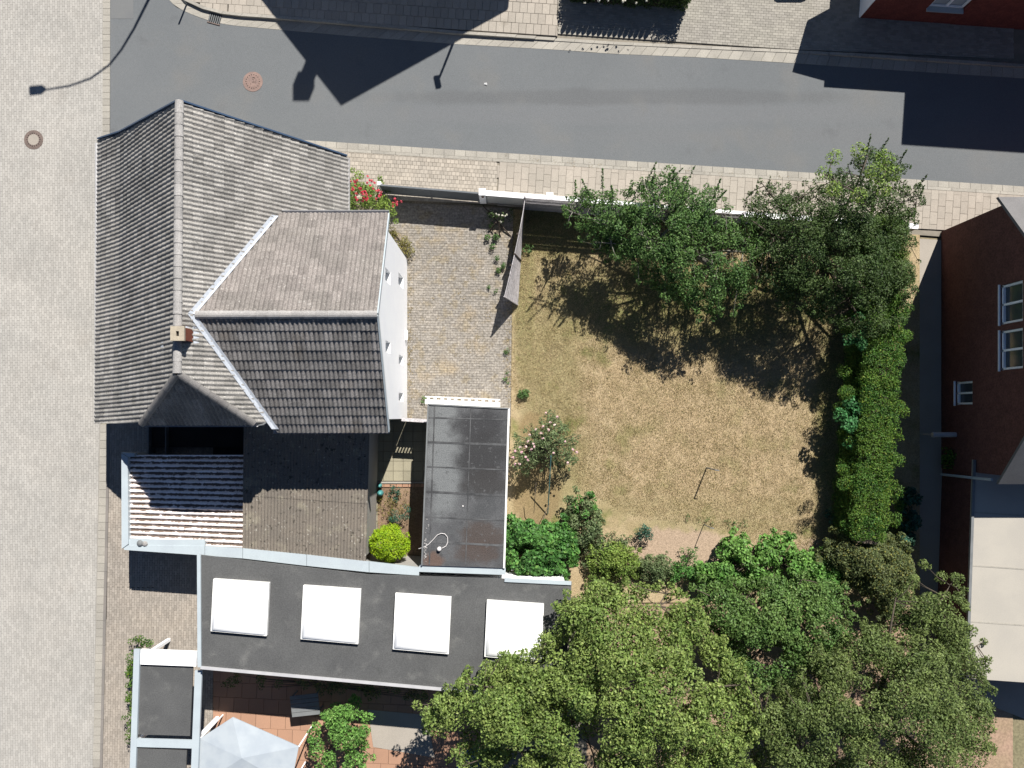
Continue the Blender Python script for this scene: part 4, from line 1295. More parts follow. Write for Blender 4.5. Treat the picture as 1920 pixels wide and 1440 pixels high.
for (x0, y0, x1, y1) in ((399, 1090, 504, 1188), (568, 1102, 676, 1203), (741, 1117, 846, 1222), (913, 1130, 1020, 1236)):
    sk = 0.07
    q = []
    for (x, y) in ((x0, y0), (x1, y0 + (x1 - x0) * sk), (x1 - 5, y1 + 2 + (x1 - x0) * sk), (x0 - 5, y1)):
        v = at(x, y - 4, ZN + .2); q.append((v.x, v.y))
    c = (sum(p_[0] for p_ in q) / 4, sum(p_[1] for p_ in q) / 4)
    f_ = MB().slab(q, ZN - .02, ZN + .16).build('skylight', M['whitetrim'], nb_)
    dmb = MB(); rows = [(.96, 0), (.90, .09), (.74, .15), (.45, .18)]
    for s, dz in rows:
        for (x, y) in q: dmb.v.append((c[0] + (x - c[0]) * s, c[1] + (y - c[1]) * s, ZN + .161 + dz))
    for r in range(3):
        for k in range(4): dmb.f.append((r * 4 + k, r * 4 + (k + 1) % 4, r * 4 + 4 + (k + 1) % 4, r * 4 + 4 + k))
    dmb.f.append((12, 13, 14, 15))
    dmb.build('dome', M['opal'], f_, smooth=True)

an = thing('carport', 'neighbour carport with pale-framed grey roof bays, by the pavement at the bottom left', 'carport', at(310, 1330))
ZC = 2.4
for (a, b, c, d) in ((264, 1243, 362, 1380), (245, 1402, 350, 1560)):
    oslab([(a, b), (c, b + 5), (c - 6, d), (a - 8, d - 3)], ZC, ZC - .06, ZC).build('roof_bay', M['bitumen2'], an)
edge('roof_beam', (259, 1216), (247, 1560), .22, .10, M['zinc'], ZC, an)
edge('roof_beam', (374, 1256), (362, 1560), .26, .10, M['zinc'], ZC, an)
edge('roof_beam', (266, 1230), (370, 1234), .55, .11, M['white'], ZC, an)
edge('roof_beam', (258, 1391), (364, 1394), .30, .09, M['zinc'], ZC, an)
for (x, y) in ((264, 1234), (366, 1238), (256, 1391), (362, 1393)):
    v = at(x, y, ZC); MB().box(v.x - .06, v.x + .06, v.y - .06, v.y + .06, 0, ZC).build('post', M['white'], an)

tb = thing('garden_table', 'small grey garden table on the salmon terrace', 'table', at(572, 1325))
v = at(572, 1322, .74); ux, uy = Vector((.55, .06, 0)), Vector((-.05, .42, 0))
for k in range(5):
    MB().obox(v + uy * (-.8 + .4 * k), ux, uy * .18, (0, 0, .015)).build('slat', M['greymetal'], tb)
for sx in (-1, 1):
    for sy in (-1, 1):
        l_ = v + ux * .85 * sx + uy * .85 * sy; MB().box(l_.x - .025, l_.x + .025, l_.y - .025, l_.y + .025, 0, .725).build('leg', M['greymetal'], tb)
aw = thing('awning', 'pale blue-white fabric awning stretched over the salmon terrace', 'awning', at(470, 1410))
aq = [at(375, 1385, 2.3), at(436, 1345, 2.3), at(560, 1400, 2.1), at(545, 1475, 2.1), at(370, 1475, 2.3)]
amb = MB(); c = sum(aq, Vector()) / 5 + Vector((0, 0, .25)); n0 = 0
amb.v = [tuple(p_) for p_ in aq] + [tuple(c)]; amb.f = [(i, (i + 1) % 5, 5) for i in range(5)]
amb.prism([p_ - Vector((0, 0, .05)) for p_ in aq], [p_ - Vector((0, 0, .015)) for p_ in aq])
amb.build('canopy', M['fabric'], aw)
for i in (0, 2, 3): MB().tube([Vector((aq[i].x, aq[i].y, 0)), aq[i] - Vector((0, 0, .05))], .03, 6).build('pole', M['white'], aw)
pr = thing('parasol', 'folded-down blue parasol on the neighbour terrace at the bottom edge', 'parasol', at(893, 1432))
v = at(893, 1438, 2.0); pm = MB(); n = 8
pm.v = [(v.x, v.y, 2.35)] + [(v.x + .75 * math.cos(k * math.pi / 4), v.y + .75 * math.sin(k * math.pi / 4), 1.95) for k in range(8)]
pm.f = [(0, 1 + k, 1 + (k + 1) % 8) for k in range(8)]
pm.build('canopy', M['bluefabric'], pr); MB().tube([(v.x, v.y, 0), (v.x, v.y, 2.3)], .02, 6).build('pole', M['white'], pr)

# brown brick house on the right, seen by its shaded gable
rh = thing('brick_house', 'dark red-brown brick house with its shaded gable end facing the hedge', 'house', gw(900, -180))
X0, X1 = 805, 1250; Y0, Y1 = -346, 98
rw = rd = None
zE, zR = 3.9, 8.0; ym = (Y0 + Y1) / 2
def rtop(Y): return zE + (zR - zE) * (1 - abs(Y - ym) / ((Y1 - Y0) / 2))
rwins = [(-215, -150, 3.75, 4.95), (-140, -75, 3.75, 4.95), (-62, -20, 1.0, 2.1)]
cuts = sorted(set([Y0, ym, Y1] + [w_[0] for w_ in rwins] + [w_[1] for w_ in rwins]))
mb = MB(); xa, xb = gw(X0, 0).x, gw(X0, 0).x + .3
for a, b in zip(cuts, cuts[1:]):
    ws = sorted([w_ for w_ in rwins if w_[0] <= a + .01 and w_[1] >= b - .01], key=lambda w_: w_[2])
    z = 0.0; spans = []
    for w_ in ws: spans.append((z, w_[2])); z = w_[3]
    spans.append((z, None))
    for (z0, z1) in spans:
        ta, tb_ = (rtop(a), rtop(b)) if z1 is None else (z1, z1)
        mb.prism([(xa, -a * PX, z0), (xb, -a * PX, z0), (xb, -b * PX, z0), (xa, -b * PX, z0)], [(xa, -a * PX, ta), (xb, -a * PX, ta), (xb, -b * PX, tb_), (xa, -b * PX, tb_)])
mb.build('gable_wall', M['redbrick2'], rh)
mb = MB(); a = [(xb + .002, -Y0 * PX, 0), (xb + .002, -Y1 * PX, 0), (xb + .002, -Y1 * PX, zE), (xb + .002, -ym * PX, zR), (xb + .002, -Y0 * PX, zE)]
mb.prism(a, [(gw(X1, 0).x, p_[1], p_[2]) for p_ in a]); mb.build('wall', M['redbrick2'], rh)
for w_ in rwins:
    x = xa + .10; ya, yb = -w_[0] * PX, -w_[1] * PX
    fr = MB()
    for (p_, q_) in (((ya, w_[2] + .05), (yb, w_[2] + .05)), ((ya, w_[3] - .05), (yb, w_[3] - .05)), ((ya - .05, w_[2]), (ya - .05, w_[3])), ((yb + .05, w_[2]), (yb + .05, w_[3])), (((ya + yb) / 2, w_[2]), ((ya + yb) / 2, w_[3]))):
        fr.beam((x, p_[0], p_[1]), (x, q_[0], q_[1]), .07, .10, (1, 0, 0))
    wo = fr.build('window', M['white'], rh)
    MB().box(x + .04, x + .06, yb + .05, ya - .05, w_[2] + .05, w_[3] - .05).build('pane', M['glass'], wo)
    MB().box(xa - .06, xa + .08, yb - .03, ya + .03, w_[2] - .045, w_[2] - .005).build('sill', M['white'], wo)
for s in (-1, 1):
    ye = (Y0 - 14 if s < 0 else Y1 + 14)
    za = rtop(Y0) - 14 * (zR - zE) / ((Y1 - Y0) / 2)
    q_ = [gw(X0 - 6, ye, za + .05), gw(X1, ye, za + .05), gw(X1, ym, zR + .05), gw(X0 - 6, ym, zR + .05)]
    MB().prism([p_ + Vector((0, 0, .004)) for p_ in q_], [p_ + Vector((0, 0, .14)) for p_ in q_]).build('roof', M['slate'], rh)
MB().tube([gw(X0 - 4, Y1 + 8, 3.4), gw(X0 - 6, Y1 + 9, 2.6), gw(X0 - 10, Y1 + 10, .4)], .05, 8).build('rain_pipe', M['zinc'], rh)


pr_ = thing('porch_rail', 'pale bent rail in the shade between the brick house and the cream garage', 'rail', at(1800, 815))
MB().tube([at(1748, 815, 1.0), at(1826, 815, 1.0), at(1846, 838, 1.0)], .10, 8).build('rail', M['gutter'], pr_)
for q_ in ((1752, 815), (1826, 815)):
    v = at(*q_, 1.0); MB().tube([(v.x, v.y, 0), (v.x, v.y, .95)], .03, 6).build('post', M['gutter'], pr_)
rg = thing('cream_garage', 'cream-coated flat garage roof at the right edge below the brick house', 'garage', at(1900, 1060))
oslab([(1826, 862), (2080, 880), (2070, 1290), (1812, 1272)], 2.3, 2.18, 2.3).build('roof', M['cream'], rg)
oslab([(1832, 868), (2074, 886), (2064, 1284), (1818, 1266)], 2.3, 0, 2.18).build('wall', M['redbrick2'], rg)
edge('edge_trim', (1826, 862), (1812, 1272), .10, .06, M['greymetal'], 2.30, rg)
for y in (960, 1060, 1165): edge('roof_seam', (1824 - (y - 862) * .034, y), (2075, y + 18), .05, .008, M['kerb'], 2.302, rg)

# red brick house at the top right
th = thing('red_brick_house', 'red brick house with white window sill at the top right corner, throwing a long shadow over the street', 'house', gw(760, -780))
th['label'] = 'red brick house with a white window at the top right corner of the street'
GL0, GL1 = g2(1612, 34), g2(1781, 46)
fx = lambda x: 34 + (x - 1612) * .068
def fprism(x0, x1, z0, z1, depth, front=0.0):
    a, b = Vector(g2(x0, fx(x0) + front)), Vector(g2(x1, fx(x1) + front))
    d = Vector((.066, 1)).normalized() * depth
    return MB().slab([a, b, b + d, a + d], z0, z1)
ws2 = [(1712, 1778, 1.05, 2.35)]
def front(x0, x1, z0, z1):
    return fprism(x0, x1, z0, z1, .3)
fr = MB()
for (x0, x1, z0, z1) in ((1612, 1712, 0, 2.9), (1712, 1778, 0, 1.0), (1712, 1778, 2.3, 2.9), (1778, 1781, 0, 2.9)):
    a, b = Vector(g2(x0, fx(x0))), Vector(g2(x1, fx(x1))); d = Vector((.066, 1)).normalized() * .3
    fr.slab([a, b, b + d, a + d], z0, z1)
fr.build('front_wall', M['redbrick'], th)
a, b = Vector(g2(1612, fx(1612))), Vector(g2(1781, fx(1781))); d = Vector((.066, 1)).normalized()
MB().slab([a + d * .302, b + d * .302, b + d * 6, a + d * 6], 0, 2.9).build('wall', M['white'], th)
sd_ = Vector((1, -.068)).normalized()
MB().slab([a - sd_ * .045, a - sd_ * .003, a - sd_ * .003 + d * 6, a - sd_ * .045 + d * 6], 0, 2.9).build('side_wall', M['white'], th)
MB().slab([a - sd_ * .32 - d * .02, b - d * .02, b + d * 6.2, a - sd_ * .32 + d * 6.2], 2.903, 3.05).build('roof', M['slate'], th)
a2, b2 = Vector(g2(1714, fx(1714))), Vector(g2(1776, fx(1776)))
wfr = MB()
for (z0, z1) in ((1.0, 1.08), (2.22, 2.3)): wfr.slab([a2 + d * .10, b2 + d * .10, b2 + d * .17, a2 + d * .17], z0, z1)
for t in (0, .5, .96):
    p_ = a2.lerp(b2, t); wfr.slab([p_ + d * .10, p_ + sd_ * .07 + d * .10, p_ + sd_ * .07 + d * .17, p_ + d * .17], 1.08, 2.22)
wo = wfr.build('window', M['white'], th)
MB().slab([a2 + d * .19, b2 + d * .19, b2 + d * .21, a2 + d * .21], 1.0, 2.3).build('pane', M['fabric'], wo)
MB().slab([a2 - d * .12 - sd_ * .05, b2 - d * .12 + sd_ * .05, b2 + d * .09 + sd_ * .05, a2 + d * .09 - sd_ * .05], 1.003, 1.04).build('sill', M['zinc'], wo)
a3, b3 = Vector(g2(1781, fx(1781))), Vector(g2(2300, fx(2300)))
MB().slab([a3 - d * .02, b3 - d * .02, b3 + d * 9, a3 + d * 9], 0, 5.3).build('tall_wing', M['redbrick'], th)
MB().slab([Vector(g2(1531, 22)), Vector(g2(1596, 40)), Vector(g2(1607, 30)), Vector(g2(1600, -90)), Vector(g2(1556, -66))], 2.5, 2.66).build('shadow_slab', M['slate'], th)  # unseen slab added to shape the left end of the house shadow

# gabled house across the street: out of the frame, its roof and chimney throw the big shadow
hx, hy = 795 - 960 - 1, 192 - 780 - 9.0 * 42.3 + 5
nh = thing('gabled_house', 'tall gabled house across the street whose pointed shadow lies on the asphalt', 'house', gw(hx, hy))
def hp(d_, back, z): return gw(hx + d_ + .065 * back, hy + .065 * d_ - back, z)
hw, ze = 234, 4.6
for s in (-1, 1):
    q_ = [hp(0, 0, 9.0), hp(s * hw, 0, ze), hp(s * hw, 480, ze), hp(0, 480, 9.0)]
    MB().prism([p_ - Vector((0, 0, .15)) for p_ in q_], q_).build('roof', M['tile'], nh)
a_ = [hp(-215, 12, 0), hp(215, 12, 0), hp(215, 12, 4.7), hp(0, 12, 8.75), hp(-215, 12, 4.7)]
MB().prism(a_, [p_ + gw(.065 * 456, -456) for p_ in a_]).build('wall', M['white'], nh)
cq = gw(568 - 960 + 17.1 * 9.7 + 2, 160 - 780 - 42.3 * 9.7)
nc = MB().box(cq.x - .24, cq.x + .24, cq.y - .24, cq.y + .24, 6.5, 9.5).build('chimney', M['redbrick'], nh)
MB().box(cq.x - .33, cq.x + .33, cq.y - .33, cq.y + .33, 9.4, 10.0).build('chimney_head', M['redbrick'], nc)

# ================================================================== STREET THINGS
def shadow_src(px, py, h): return gw(px - 960 + 17.1 * h, py - 780 - 42.3 * h, h)
sl_ = thing('street_lamp', 'tall whip-armed street lamp at the corner whose curved shadow crosses the pale road', 'street lamp', shadow_src(420, -340, 0))
pts = [(278, 0, 5.6), (252, 52, 6.5), (228, 92, 7.1), (204, 122, 7.5), (170, 146, 7.8), (130, 160, 7.95), (86, 167, 8.0)]
top_ = [shadow_src(*p_) for p_ in pts]
b_ = shadow_src(278 + 17.1 * 5.6 * .95, -42.3 * 5.6 * .95, 0)
sl_.location = b_; ORG[sl_.name] = Vector(b_)
MB().tube([b_, b_.lerp(top_[0], .5)] + top_, [.075, .07, .06, .055, .05, .045, .04, .035, .03], 8).build('pole', M['greymetal'], sl_)
h_ = shadow_src(70, 168.5, 8.0); dirn = (top_[-1] - top_[-2]); dirn.z = 0; dirn.normalize(); sdv = Vector((-dirn.y, dirn.x, 0))
MB().prism([h_ - dirn * .34 + sdv * .06 - Vector((0, 0, .04)), h_ - dirn * .34 - sdv * .06 - Vector((0, 0, .04)), h_ - dirn * .18 - sdv * .16 - Vector((0, 0, .06)), h_ + dirn * .32 - sdv * .16 - Vector((0, 0, .06)), h_ + dirn * .32 + sdv * .16 - Vector((0, 0, .06)), h_ - dirn * .18 + sdv * .16 - Vector((0, 0, .06))],
           [h_ - dirn * .34 + sdv * .05, h_ - dirn * .34 - sdv * .05, h_ - dirn * .18 - sdv * .13 + Vector((0, 0, .06)), h_ + dirn * .30 - sdv * .13 + Vector((0, 0, .05)), h_ + dirn * .30 + sdv * .13 + Vector((0, 0, .05)), h_ - dirn * .18 + sdv * .13 + Vector((0, 0, .06))]).build('lamp_head', M['greymetal'], sl_)
b_ = shadow_src(896, -36, 0)
s2 = thing('street_lamp', 'short straight street lamp whose shadow ends in the middle of the asphalt', 'street lamp', b_)
tp_ = shadow_src(824, 145, 4.3)
MB().tube([b_, tp_], [.06, .045], 8).build('pole', M['greymetal'], s2)
lh = shadow_src(820.5, 153, 4.35)
MB().obox(lh, (.10, .02, 0), (-.05, .23, 0), (0, 0, .05)).build('lamp_head', M['greymetal'], s2)
b_ = at(347.5, 6, .12)
mp = thing('marker_post', 'thin dark marker post on the kerb at the street corner', 'post', b_)
MB().tube([b_ - Vector((0, 0, .1)), b_ + Vector((0, 0, .72))], .035, 8).build('post', M['greymetal'], mp)

def manhole(px, py, r, mat, inner, name, label, holes):
    c = at(px, py, .006)
    t = thing(name, label, 'manhole cover', c)
    MB().lathe((c.x, c.y, -.03), [(r, 0), (r, .038), (r * .82, .041)], 28).build('frame', mat, t)
    MB().lathe((c.x, c.y, -.02), [(r * .80, 0), (r * .80, .034), (r * .58, .036)], 28).build('cover', mat, t)
    MB().lathe((c.x, c.y, -.01), [(r * .57, 0), (r * .57, .03)], 24).build('plate', inner, t)
    hb = MB()
    for k in range(holes):
        a = 2 * math.pi * k / holes
        hb.lathe((c.x + r * .68 * math.cos(a), c.y + r * .68 * math.sin(a), .013), [(r * .05, 0), (r * .05, .006)], 6)
    if mat is M['ironpink']:
        for k in range(14):
            a = R.uniform(0, 6.28); q = r * .45 * math.sqrt(R.random())
            hb.lathe((c.x + q * math.cos(a), c.y + q * math.sin(a), .019), [(r * .035, 0), (r * .035, .006)], 6)
    hb.build('vent_holes', M['black'], t, 'stuff')
manhole(474, 153, .40, M['ironpink'], M['ironpink'], 'manhole_cover', 'rusty pink round manhole cover in the asphalt street', 18)
manhole(63, 262, .385, M['iron'], M['slab'], 'manhole_cover', 'round manhole cover with a pale concrete centre in the paver road', 18)
c = at(403, 35, 0); dgm = thing('storm_drain', 'small dark storm drain grate in the curved gutter', 'drain', c)
ux = Vector((.94, -.25, 0)) ; uy = Vector((.25, .94, 0))
MB().obox(c, ux * .25, uy * .20, (0, 0, .012)).build('pit', M['black'], dgm)
for k in range(6): MB().obox(c + ux * (-.21 + .084 * k) + Vector((0, 0, .016)), ux * .018, uy * .19, (0, 0, .010)).build('bar', M['greymetal'], dgm)
for s in (-1, 1): MB().obox(c + uy * .21 * s + Vector((0, 0, .012)), ux * .27, uy * .022, (0, 0, .014)).build('rim', M['iron'], dgm)
lit = MB(); c = at(910, 157, .03)
for k in range(4):
    o_ = Vector((R.uniform(-.05, .05), R.uniform(-.03, .03), 0)); lit.obox(c + o_, (.035, .02 * R.uniform(-1, 1), .01), (.01, .025, .012), (0, 0, .004))
tag(lit.build('paper_scrap', M['paper'], None), 'tiny scrap of white paper lying on the asphalt', 'litter')

# parked car just beyond the top edge: only its rounded shadow reaches the picture
car = thing('parked_car', 'dark parked car beyond the top edge whose rounded shadow lies on the grey pavers', 'car', gw(540, -815))
cb_ = MB(); cc = gw(541, -818)
prof = [(-.88, .25), (-.90, .6), (-.86, .85), (-.66, 1.36), (-.5, 1.44), (.5, 1.44), (.66, 1.36), (.86, .85), (.90, .6), (.88, .25)]
secs = [(0, .70, .62), (.25, .94, .92), (1.0, 1.0, 1.0), (2.6, 1.0, 1.0), (3.0, 1.0, .75), (4.0, .96, .66), (4.25, .84, .5)]
n = len(prof)
for (y, sx, sz) in secs:
    for (x, z) in prof: cb_.v.append((cc.x + x * sx, cc.y + y, .25 + (z - .25) * sz))
for i in range(len(secs) - 1):
    for k in range(n): cb_.f.append((i * n + k, i * n + (k + 1) % n, (i + 1) * n + (k + 1) % n, (i + 1) * n + k))
cb_.f += [tuple(range(n)), tuple(range((len(secs) - 1) * n, len(secs) * n))]
cb_.build('body', M['carpaint'], car)
for sx in (-1, 1):
    for y in (.8, 3.4):
        w_ = MB(); 
        w_.tube([(cc.x + sx * .72, cc.y + y, .31), (cc.x + sx * .90, cc.y + y, .31)], .31, 14)
        w_.build('wheel', M['rubber'], car)

# picket fence and hedge at the top
pk = thing('picket_fence', 'dark picket fence with pointed tops at the top edge, in front of a clipped hedge', 'fence', at(1150, 4))
pa, pb_ = at(1073, 2), at(1238, 13)
dv_ = (pb_ - pa); L_ = dv_.length; dv_.normalize(); nv = Vector((-dv_.y, dv_.x, 0))
for k in range(17):
    c = pa + dv_ * (k + .5) * L_ / 17
    w_ = .098
    MB().prism([c - dv_ * w_ + nv * .012, c - dv_ * w_ - nv * .012, c + dv_ * w_ - nv * .012, c + dv_ * w_ + nv * .012], [c - dv_ * w_ + nv * .012 + Vector((0, 0, 1.36)), c - dv_ * w_ - nv * .012 + Vector((0, 0, 1.36)), c + dv_ * w_ - nv * .012 + Vector((0, 0, 1.36)), c + dv_ * w_ + nv * .012 + Vector((0, 0, 1.36))]).prism(
        [c - dv_ * w_ + nv * .012 + Vector((0, 0, 1.361)), c - dv_ * w_ - nv * .012 + Vector((0, 0, 1.361)), c + dv_ * w_ - nv * .012 + Vector((0, 0, 1.361)), c + dv_ * w_ + nv * .012 + Vector((0, 0, 1.361))],
        [c - dv_ * .03 + nv * .012 + Vector((0, 0, 1.49)), c - dv_ * .03 - nv * .012 + Vector((0, 0, 1.49)), c + dv_ * .03 - nv * .012 + Vector((0, 0, 1.49)), c + dv_ * .03 + nv * .012 + Vector((0, 0, 1.49))]).build('picket', M['wooddark'], pk)
for z in (.3, 1.05): MB().beam(pa + Vector((0, .05, z)), pb_ + Vector((0, .05, z)), .03, .08).build('rail', M['wooddark'], pk)

# ================================================================== PLANTS
def box_clumps(pts, half, z0, z1, step, r, jit=.06):
    """clumps through a clipped hedge that follows the plan line pts (xy)"""
    out = []; n = 0
    for (a, b) in zip(pts, pts[1:]):
        a, b = Vector((a[0], a[1])), Vector((b[0], b[1])); L_ = (b - a).length; d_ = (b - a).normalized(); s = Vector((-d_.y, d_.x))
        for i in range(int(L_ / step) + 1):
            for o_ in np.arange(-half, half + .01, step * .8):
                for z in np.arange(z0, z1 + .01, step):
                    p_ = a + d_ * (i * step) + s * o_
                    top = z > z1 - step * .7
                    if not top and abs(o_) < half - step * .9: continue
                    out.append(((p_.x + R.uniform(-jit, jit), p_.y + R.uniform(-jit, jit), z + R.uniform(-jit, jit)), r * R.uniform(.8, 1.2)))
    return out
hd = thing('hedge', 'long tall clipped hedge along the right side of the garden, sunny on its right edge', 'hedge', gw(660, -100))
hl = [gw(667, -345), gw(661, -200), gw(650, -60), gw(637, 100), gw(626, 225)]
hl = [(p_.x, p_.y) for p_ in hl]
cl = box_clumps(hl, .54, .25, 2.05, .30, .25)
core = MB()
for (a, b) in zip(hl, hl[1:]): core.beam((a[0], a[1], 1.0), (b[0], b[1], 1.0), .75, 1.7)
core.build('branches', M['bark'], hd)
for (px_, py_, z_) in [(R.choice((R.uniform(1575, 1600), R.uniform(1685, 1702))), R.uniform(560, 1010), R.uniform(1.2, 2.1)) for _ in range(46)]:
    v = at(px_ - (py_ - 700) * .05, py_, z_); cl.append(((v.x, v.y, v.z), R.uniform(.12, .3)))
cl = [(c_, r_ * R.uniform(.75, 1.25)) for c_, r_ in cl if R.random() > .06]
foliage('foliage', M['leaf_hedge'], hd, cl, 120, .068, .5, up=.45, shell=.5)

hp2 = thing('clipped_hedge', 'dark clipped hedge with small white blossoms at the top edge, behind the pickets', 'hedge', at(1180, -8))
hl2 = [(at(1072, -18).x, at(1072, -18).y), (at(1262, -4).x, at(1262, -4).y)]
foliage('foliage', M['leaf_cherry'], hp2, box_clumps(hl2, .35, .2, 1.30, .28, .22) + box_clumps([(at(1255, -6).x, at(1255, -6).y), (at(1284, 0).x, at(1284, 0).y)], .35, .2, 1.45, .28, .24), 80, .09)
def blossoms(name, mat, parent, pts, size, petals=6):
    P, N = [], []
    for p_ in pts:
        for k in range(petals):
            d_ = rng.normal(size=3); d_ /= np.linalg.norm(d_); d_[2] = abs(d_[2])
            P.append(np.array(p_) + d_ * size * .45); N.append(d_ + np.array([0, 0, .3]))
    v, f = leaf_quads(np.array(P), unit(np.array(N)), size, .85, .3)
    return link(np_mesh(name, v, f, org(parent)), name, mat, parent, 'stuff')
blossoms('blossoms', M['petal_white'], hp2, [tuple(at(R.uniform(1095, 1215), R.uniform(-6, 6), 1.35)) for _ in range(11)], .07)

# the two garden trees
def ups(seed_pts, dz=(.5, 1.0), lean=.35):
    out = []
    for (x, y, z) in seed_pts:
        a = at(x, y, z); out.append((tuple(a), tuple(a + Vector((R.uniform(-lean, lean), R.uniform(.05, lean * 1.4), R.uniform(*dz))))))
    return out
t1 = [(1052, 385), (1108, 355), (1160, 372), (1200, 338), (1250, 325), (1300, 342), (1348, 360), (1380, 405), (1448, 452), (1460, 500), (1415, 530), (1385, 575), (1318, 592), (1258, 565), (1205, 520), (1158, 488), (1108, 455)]
sh1 = ups([(1080, 370, 3.4), (1105, 365, 3.6), (1130, 360, 3.5), (1150, 372, 3.5), (1175, 370, 3.4), (1190, 365, 3.6), (1210, 345, 3.8), (1222, 350, 3.8), (1240, 345, 4.0), (1252, 340, 4.0), (1272, 350, 4.0), (1285, 350, 3.9), (1300, 360, 3.7), (1338, 372, 3.6), (1330, 390, 3.6), (1110, 400, 3.3), (1140, 410, 3.4), (1160, 395, 3.6)], (.6, 1.2), .42)
sh1 += [(tuple(at(1125, 420, 2.9)), tuple(at(1056, 385, 3.1))), (tuple(at(1140, 415, 3.2)), tuple(at(1070, 405, 3.0))), (tuple(at(1380, 500, 2.6)), tuple(at(1440, 470, 3.2))), (tuple(at(1200, 440, 3.0)), tuple(at(1230, 465, 2.9)))]
tree('apple_tree', 'mid-green apple tree with leafy upright shoots over the garden wall, left of the darker tree', 'tree', (1334, 500), 1.3, t1, 245, 1.5, 3.5, (.18, .44), 66, M['leaf_apple'], .08, M['barkpale'], .13, low=.25, sh=sh1, fork_px=(1310, 480), aspect=.62)
t2 = [(1398, 388), (1432, 352), (1490, 362), (1535, 352), (1588, 312), (1640, 284), (1692, 312), (1684, 352), (1728, 350), (1712, 395), (1712, 520), (1690, 590), (1640, 640), (1565, 610), (1490, 575), (1440, 545), (1412, 480), (1425, 430)]
tree('dark_tree', 'large dark green fruit tree reaching over the pavement beside the hedge', 'tree', (1545, 520), 1.5, t2, 290, 1.5, 4.3, (.20, .50), 66, M['leaf_cherry'], .08, M['bark'], .17, low=.3, fork_px=(1540, 480),
     sh=ups([(1420, 365, 3.2), (1438, 355, 3.3), (1400, 372, 3.0), (1560, 340, 4.2), (1590, 310, 4.6), (1625, 290, 5.0), (1650, 285, 5.1), (1685, 305, 5.0), (1715, 360, 4.4), (1722, 372, 4.2), (1705, 375, 4.3)], (.4, .9), .3))
blk = [(tuple(at(1610 + 65 * math.cos(a), 325 + 42 * math.sin(a), 5.4 + R.uniform(-.2, .3))), .36) for a in np.linspace(0, 6.28, 9)[:-1]] + [(tuple(at(1642, 325, 5.6)), .45), (tuple(at(1660, 300, 5.6)), .4)]
tr_ = thing('shrub_top', 'sunlit yellow-green top of a tall shrub rising through the dark tree', 'tree', at(1640, 400))
foliage('crown', M['leaf_yellow'], tr_, [(c_, r_ * .8) for c_, r_ in blk], 75, .08)
limb = MB(); limbs(limb, at(1632, 410), at(1636, 380, 2.5), blk, .07); limb.build('trunk', M['bark'], tr_, smooth=True)

# vines on the hedge
for (lab, pc, zz, sc) in (('small bright vine clump on the upper part of the hedge side', (1612, 622), 2.1, .55), ('larger bright green vine clump bulging from the middle of the hedge', (1590, 782), 1.7, .8)):
    v_ = thing('vine', lab, 'climber', at(pc[0], pc[1]))
    cl = [(tuple(at(pc[0] + R.gauss(0, 17 * sc), pc[1] + R.gauss(0, 24 * sc), zz + R.uniform(-.3, .25))), .26 * sc + .08) for _ in range(10)]
    foliage('foliage', M['leaf_vine'], v_, cl, 55, .125, .7)
    m_ = MB(); m_.tube([at(pc[0] + 6, pc[1], 0), at(pc[0] + 2, pc[1], zz * .5), at(pc[0], pc[1], zz)], .02, 5); m_.build('stem', M['bark'], v_)

def blob(cx, cy, rx, ry, n=12, j=.12):
    return [(cx + rx * math.cos(a) * R.uniform(1 - j, 1 + j), cy + ry * math.sin(a) * R.uniform(1 - j, 1 + j)) for a in np.linspace(0, 2 * math.pi, n + 1)[:-1]]

# bushes round the lawn
shrub('deep_green_bush', 'dense deep green bush in the corner beside the garage wall', 'bush', [(951, 985), (985, 968), (1030, 985), (1065, 980), (1082, 1010), (1078, 1060), (1060, 1080), (1000, 1082), (950, 1074)], 85, .4, 1.7, (.2, .36), 66, M['leaf_deep'], .14, aspect=.75)
shrub('loose_bush', 'loose green bush growing between the garage-side bush and the lawn', 'bush', [(1060, 935), (1095, 918), (1118, 945), (1132, 985), (1125, 1020), (1090, 1025), (1068, 990)], 42, .2, 1.3, (.16, .28), 70, M['leaf_grey'], .10)
shrub('leafy_shoot', 'bright green young shoots leaning towards the lawn above the loose bush', 'bush', blob(1098, 950, 20, 28), 9, .5, 1.5, (.14, .2), 55, M['leaf_deep'], .11)
shrub('yellow_green_bush', 'yellow-green feathery bush at the lower edge of the garden', 'bush', [(1100, 1045), (1130, 1015), (1170, 1022), (1205, 1050), (1200, 1085), (1110, 1085)], 70, .15, 1.0, (.16, .26), 80, M['leaf_yellow'], .085)
shrub('grey_green_bush', 'grey-green low bush right of the yellow-green one', 'bush', blob(1226, 1064, 34, 24), 55, .1, .8, (.14, .24), 80, M['leaf_grey'], .075)
shrub('small_blue_shrub', 'small round blue-green shrub on the bare pinkish soil', 'bush', blob(1214, 998, 22, 16), 12, .2, .65, (.12, .18), 90, M['leaf_blue'], .06)
shrub('small_green_shrub', 'small dark green shrub beside the second lamp rod', 'bush', blob(1289, 1046, 20, 18), 12, .2, .7, (.12, .18), 85, M['leaf_deep'], .06)
shrub('bright_bush', 'wide bright green leafy bush along the bottom edge of the garden', 'bush', [(1310, 1050), (1335, 1040), (1355, 1015), (1400, 1000), (1440, 1008), (1475, 1000), (1490, 1030), (1520, 1040), (1550, 1045), (1590, 1075), (1580, 1105), (1310, 1098)], 95, .3, 1.5, (.2, .35), 58, M['leaf_bright'], .125, aspect=.7)
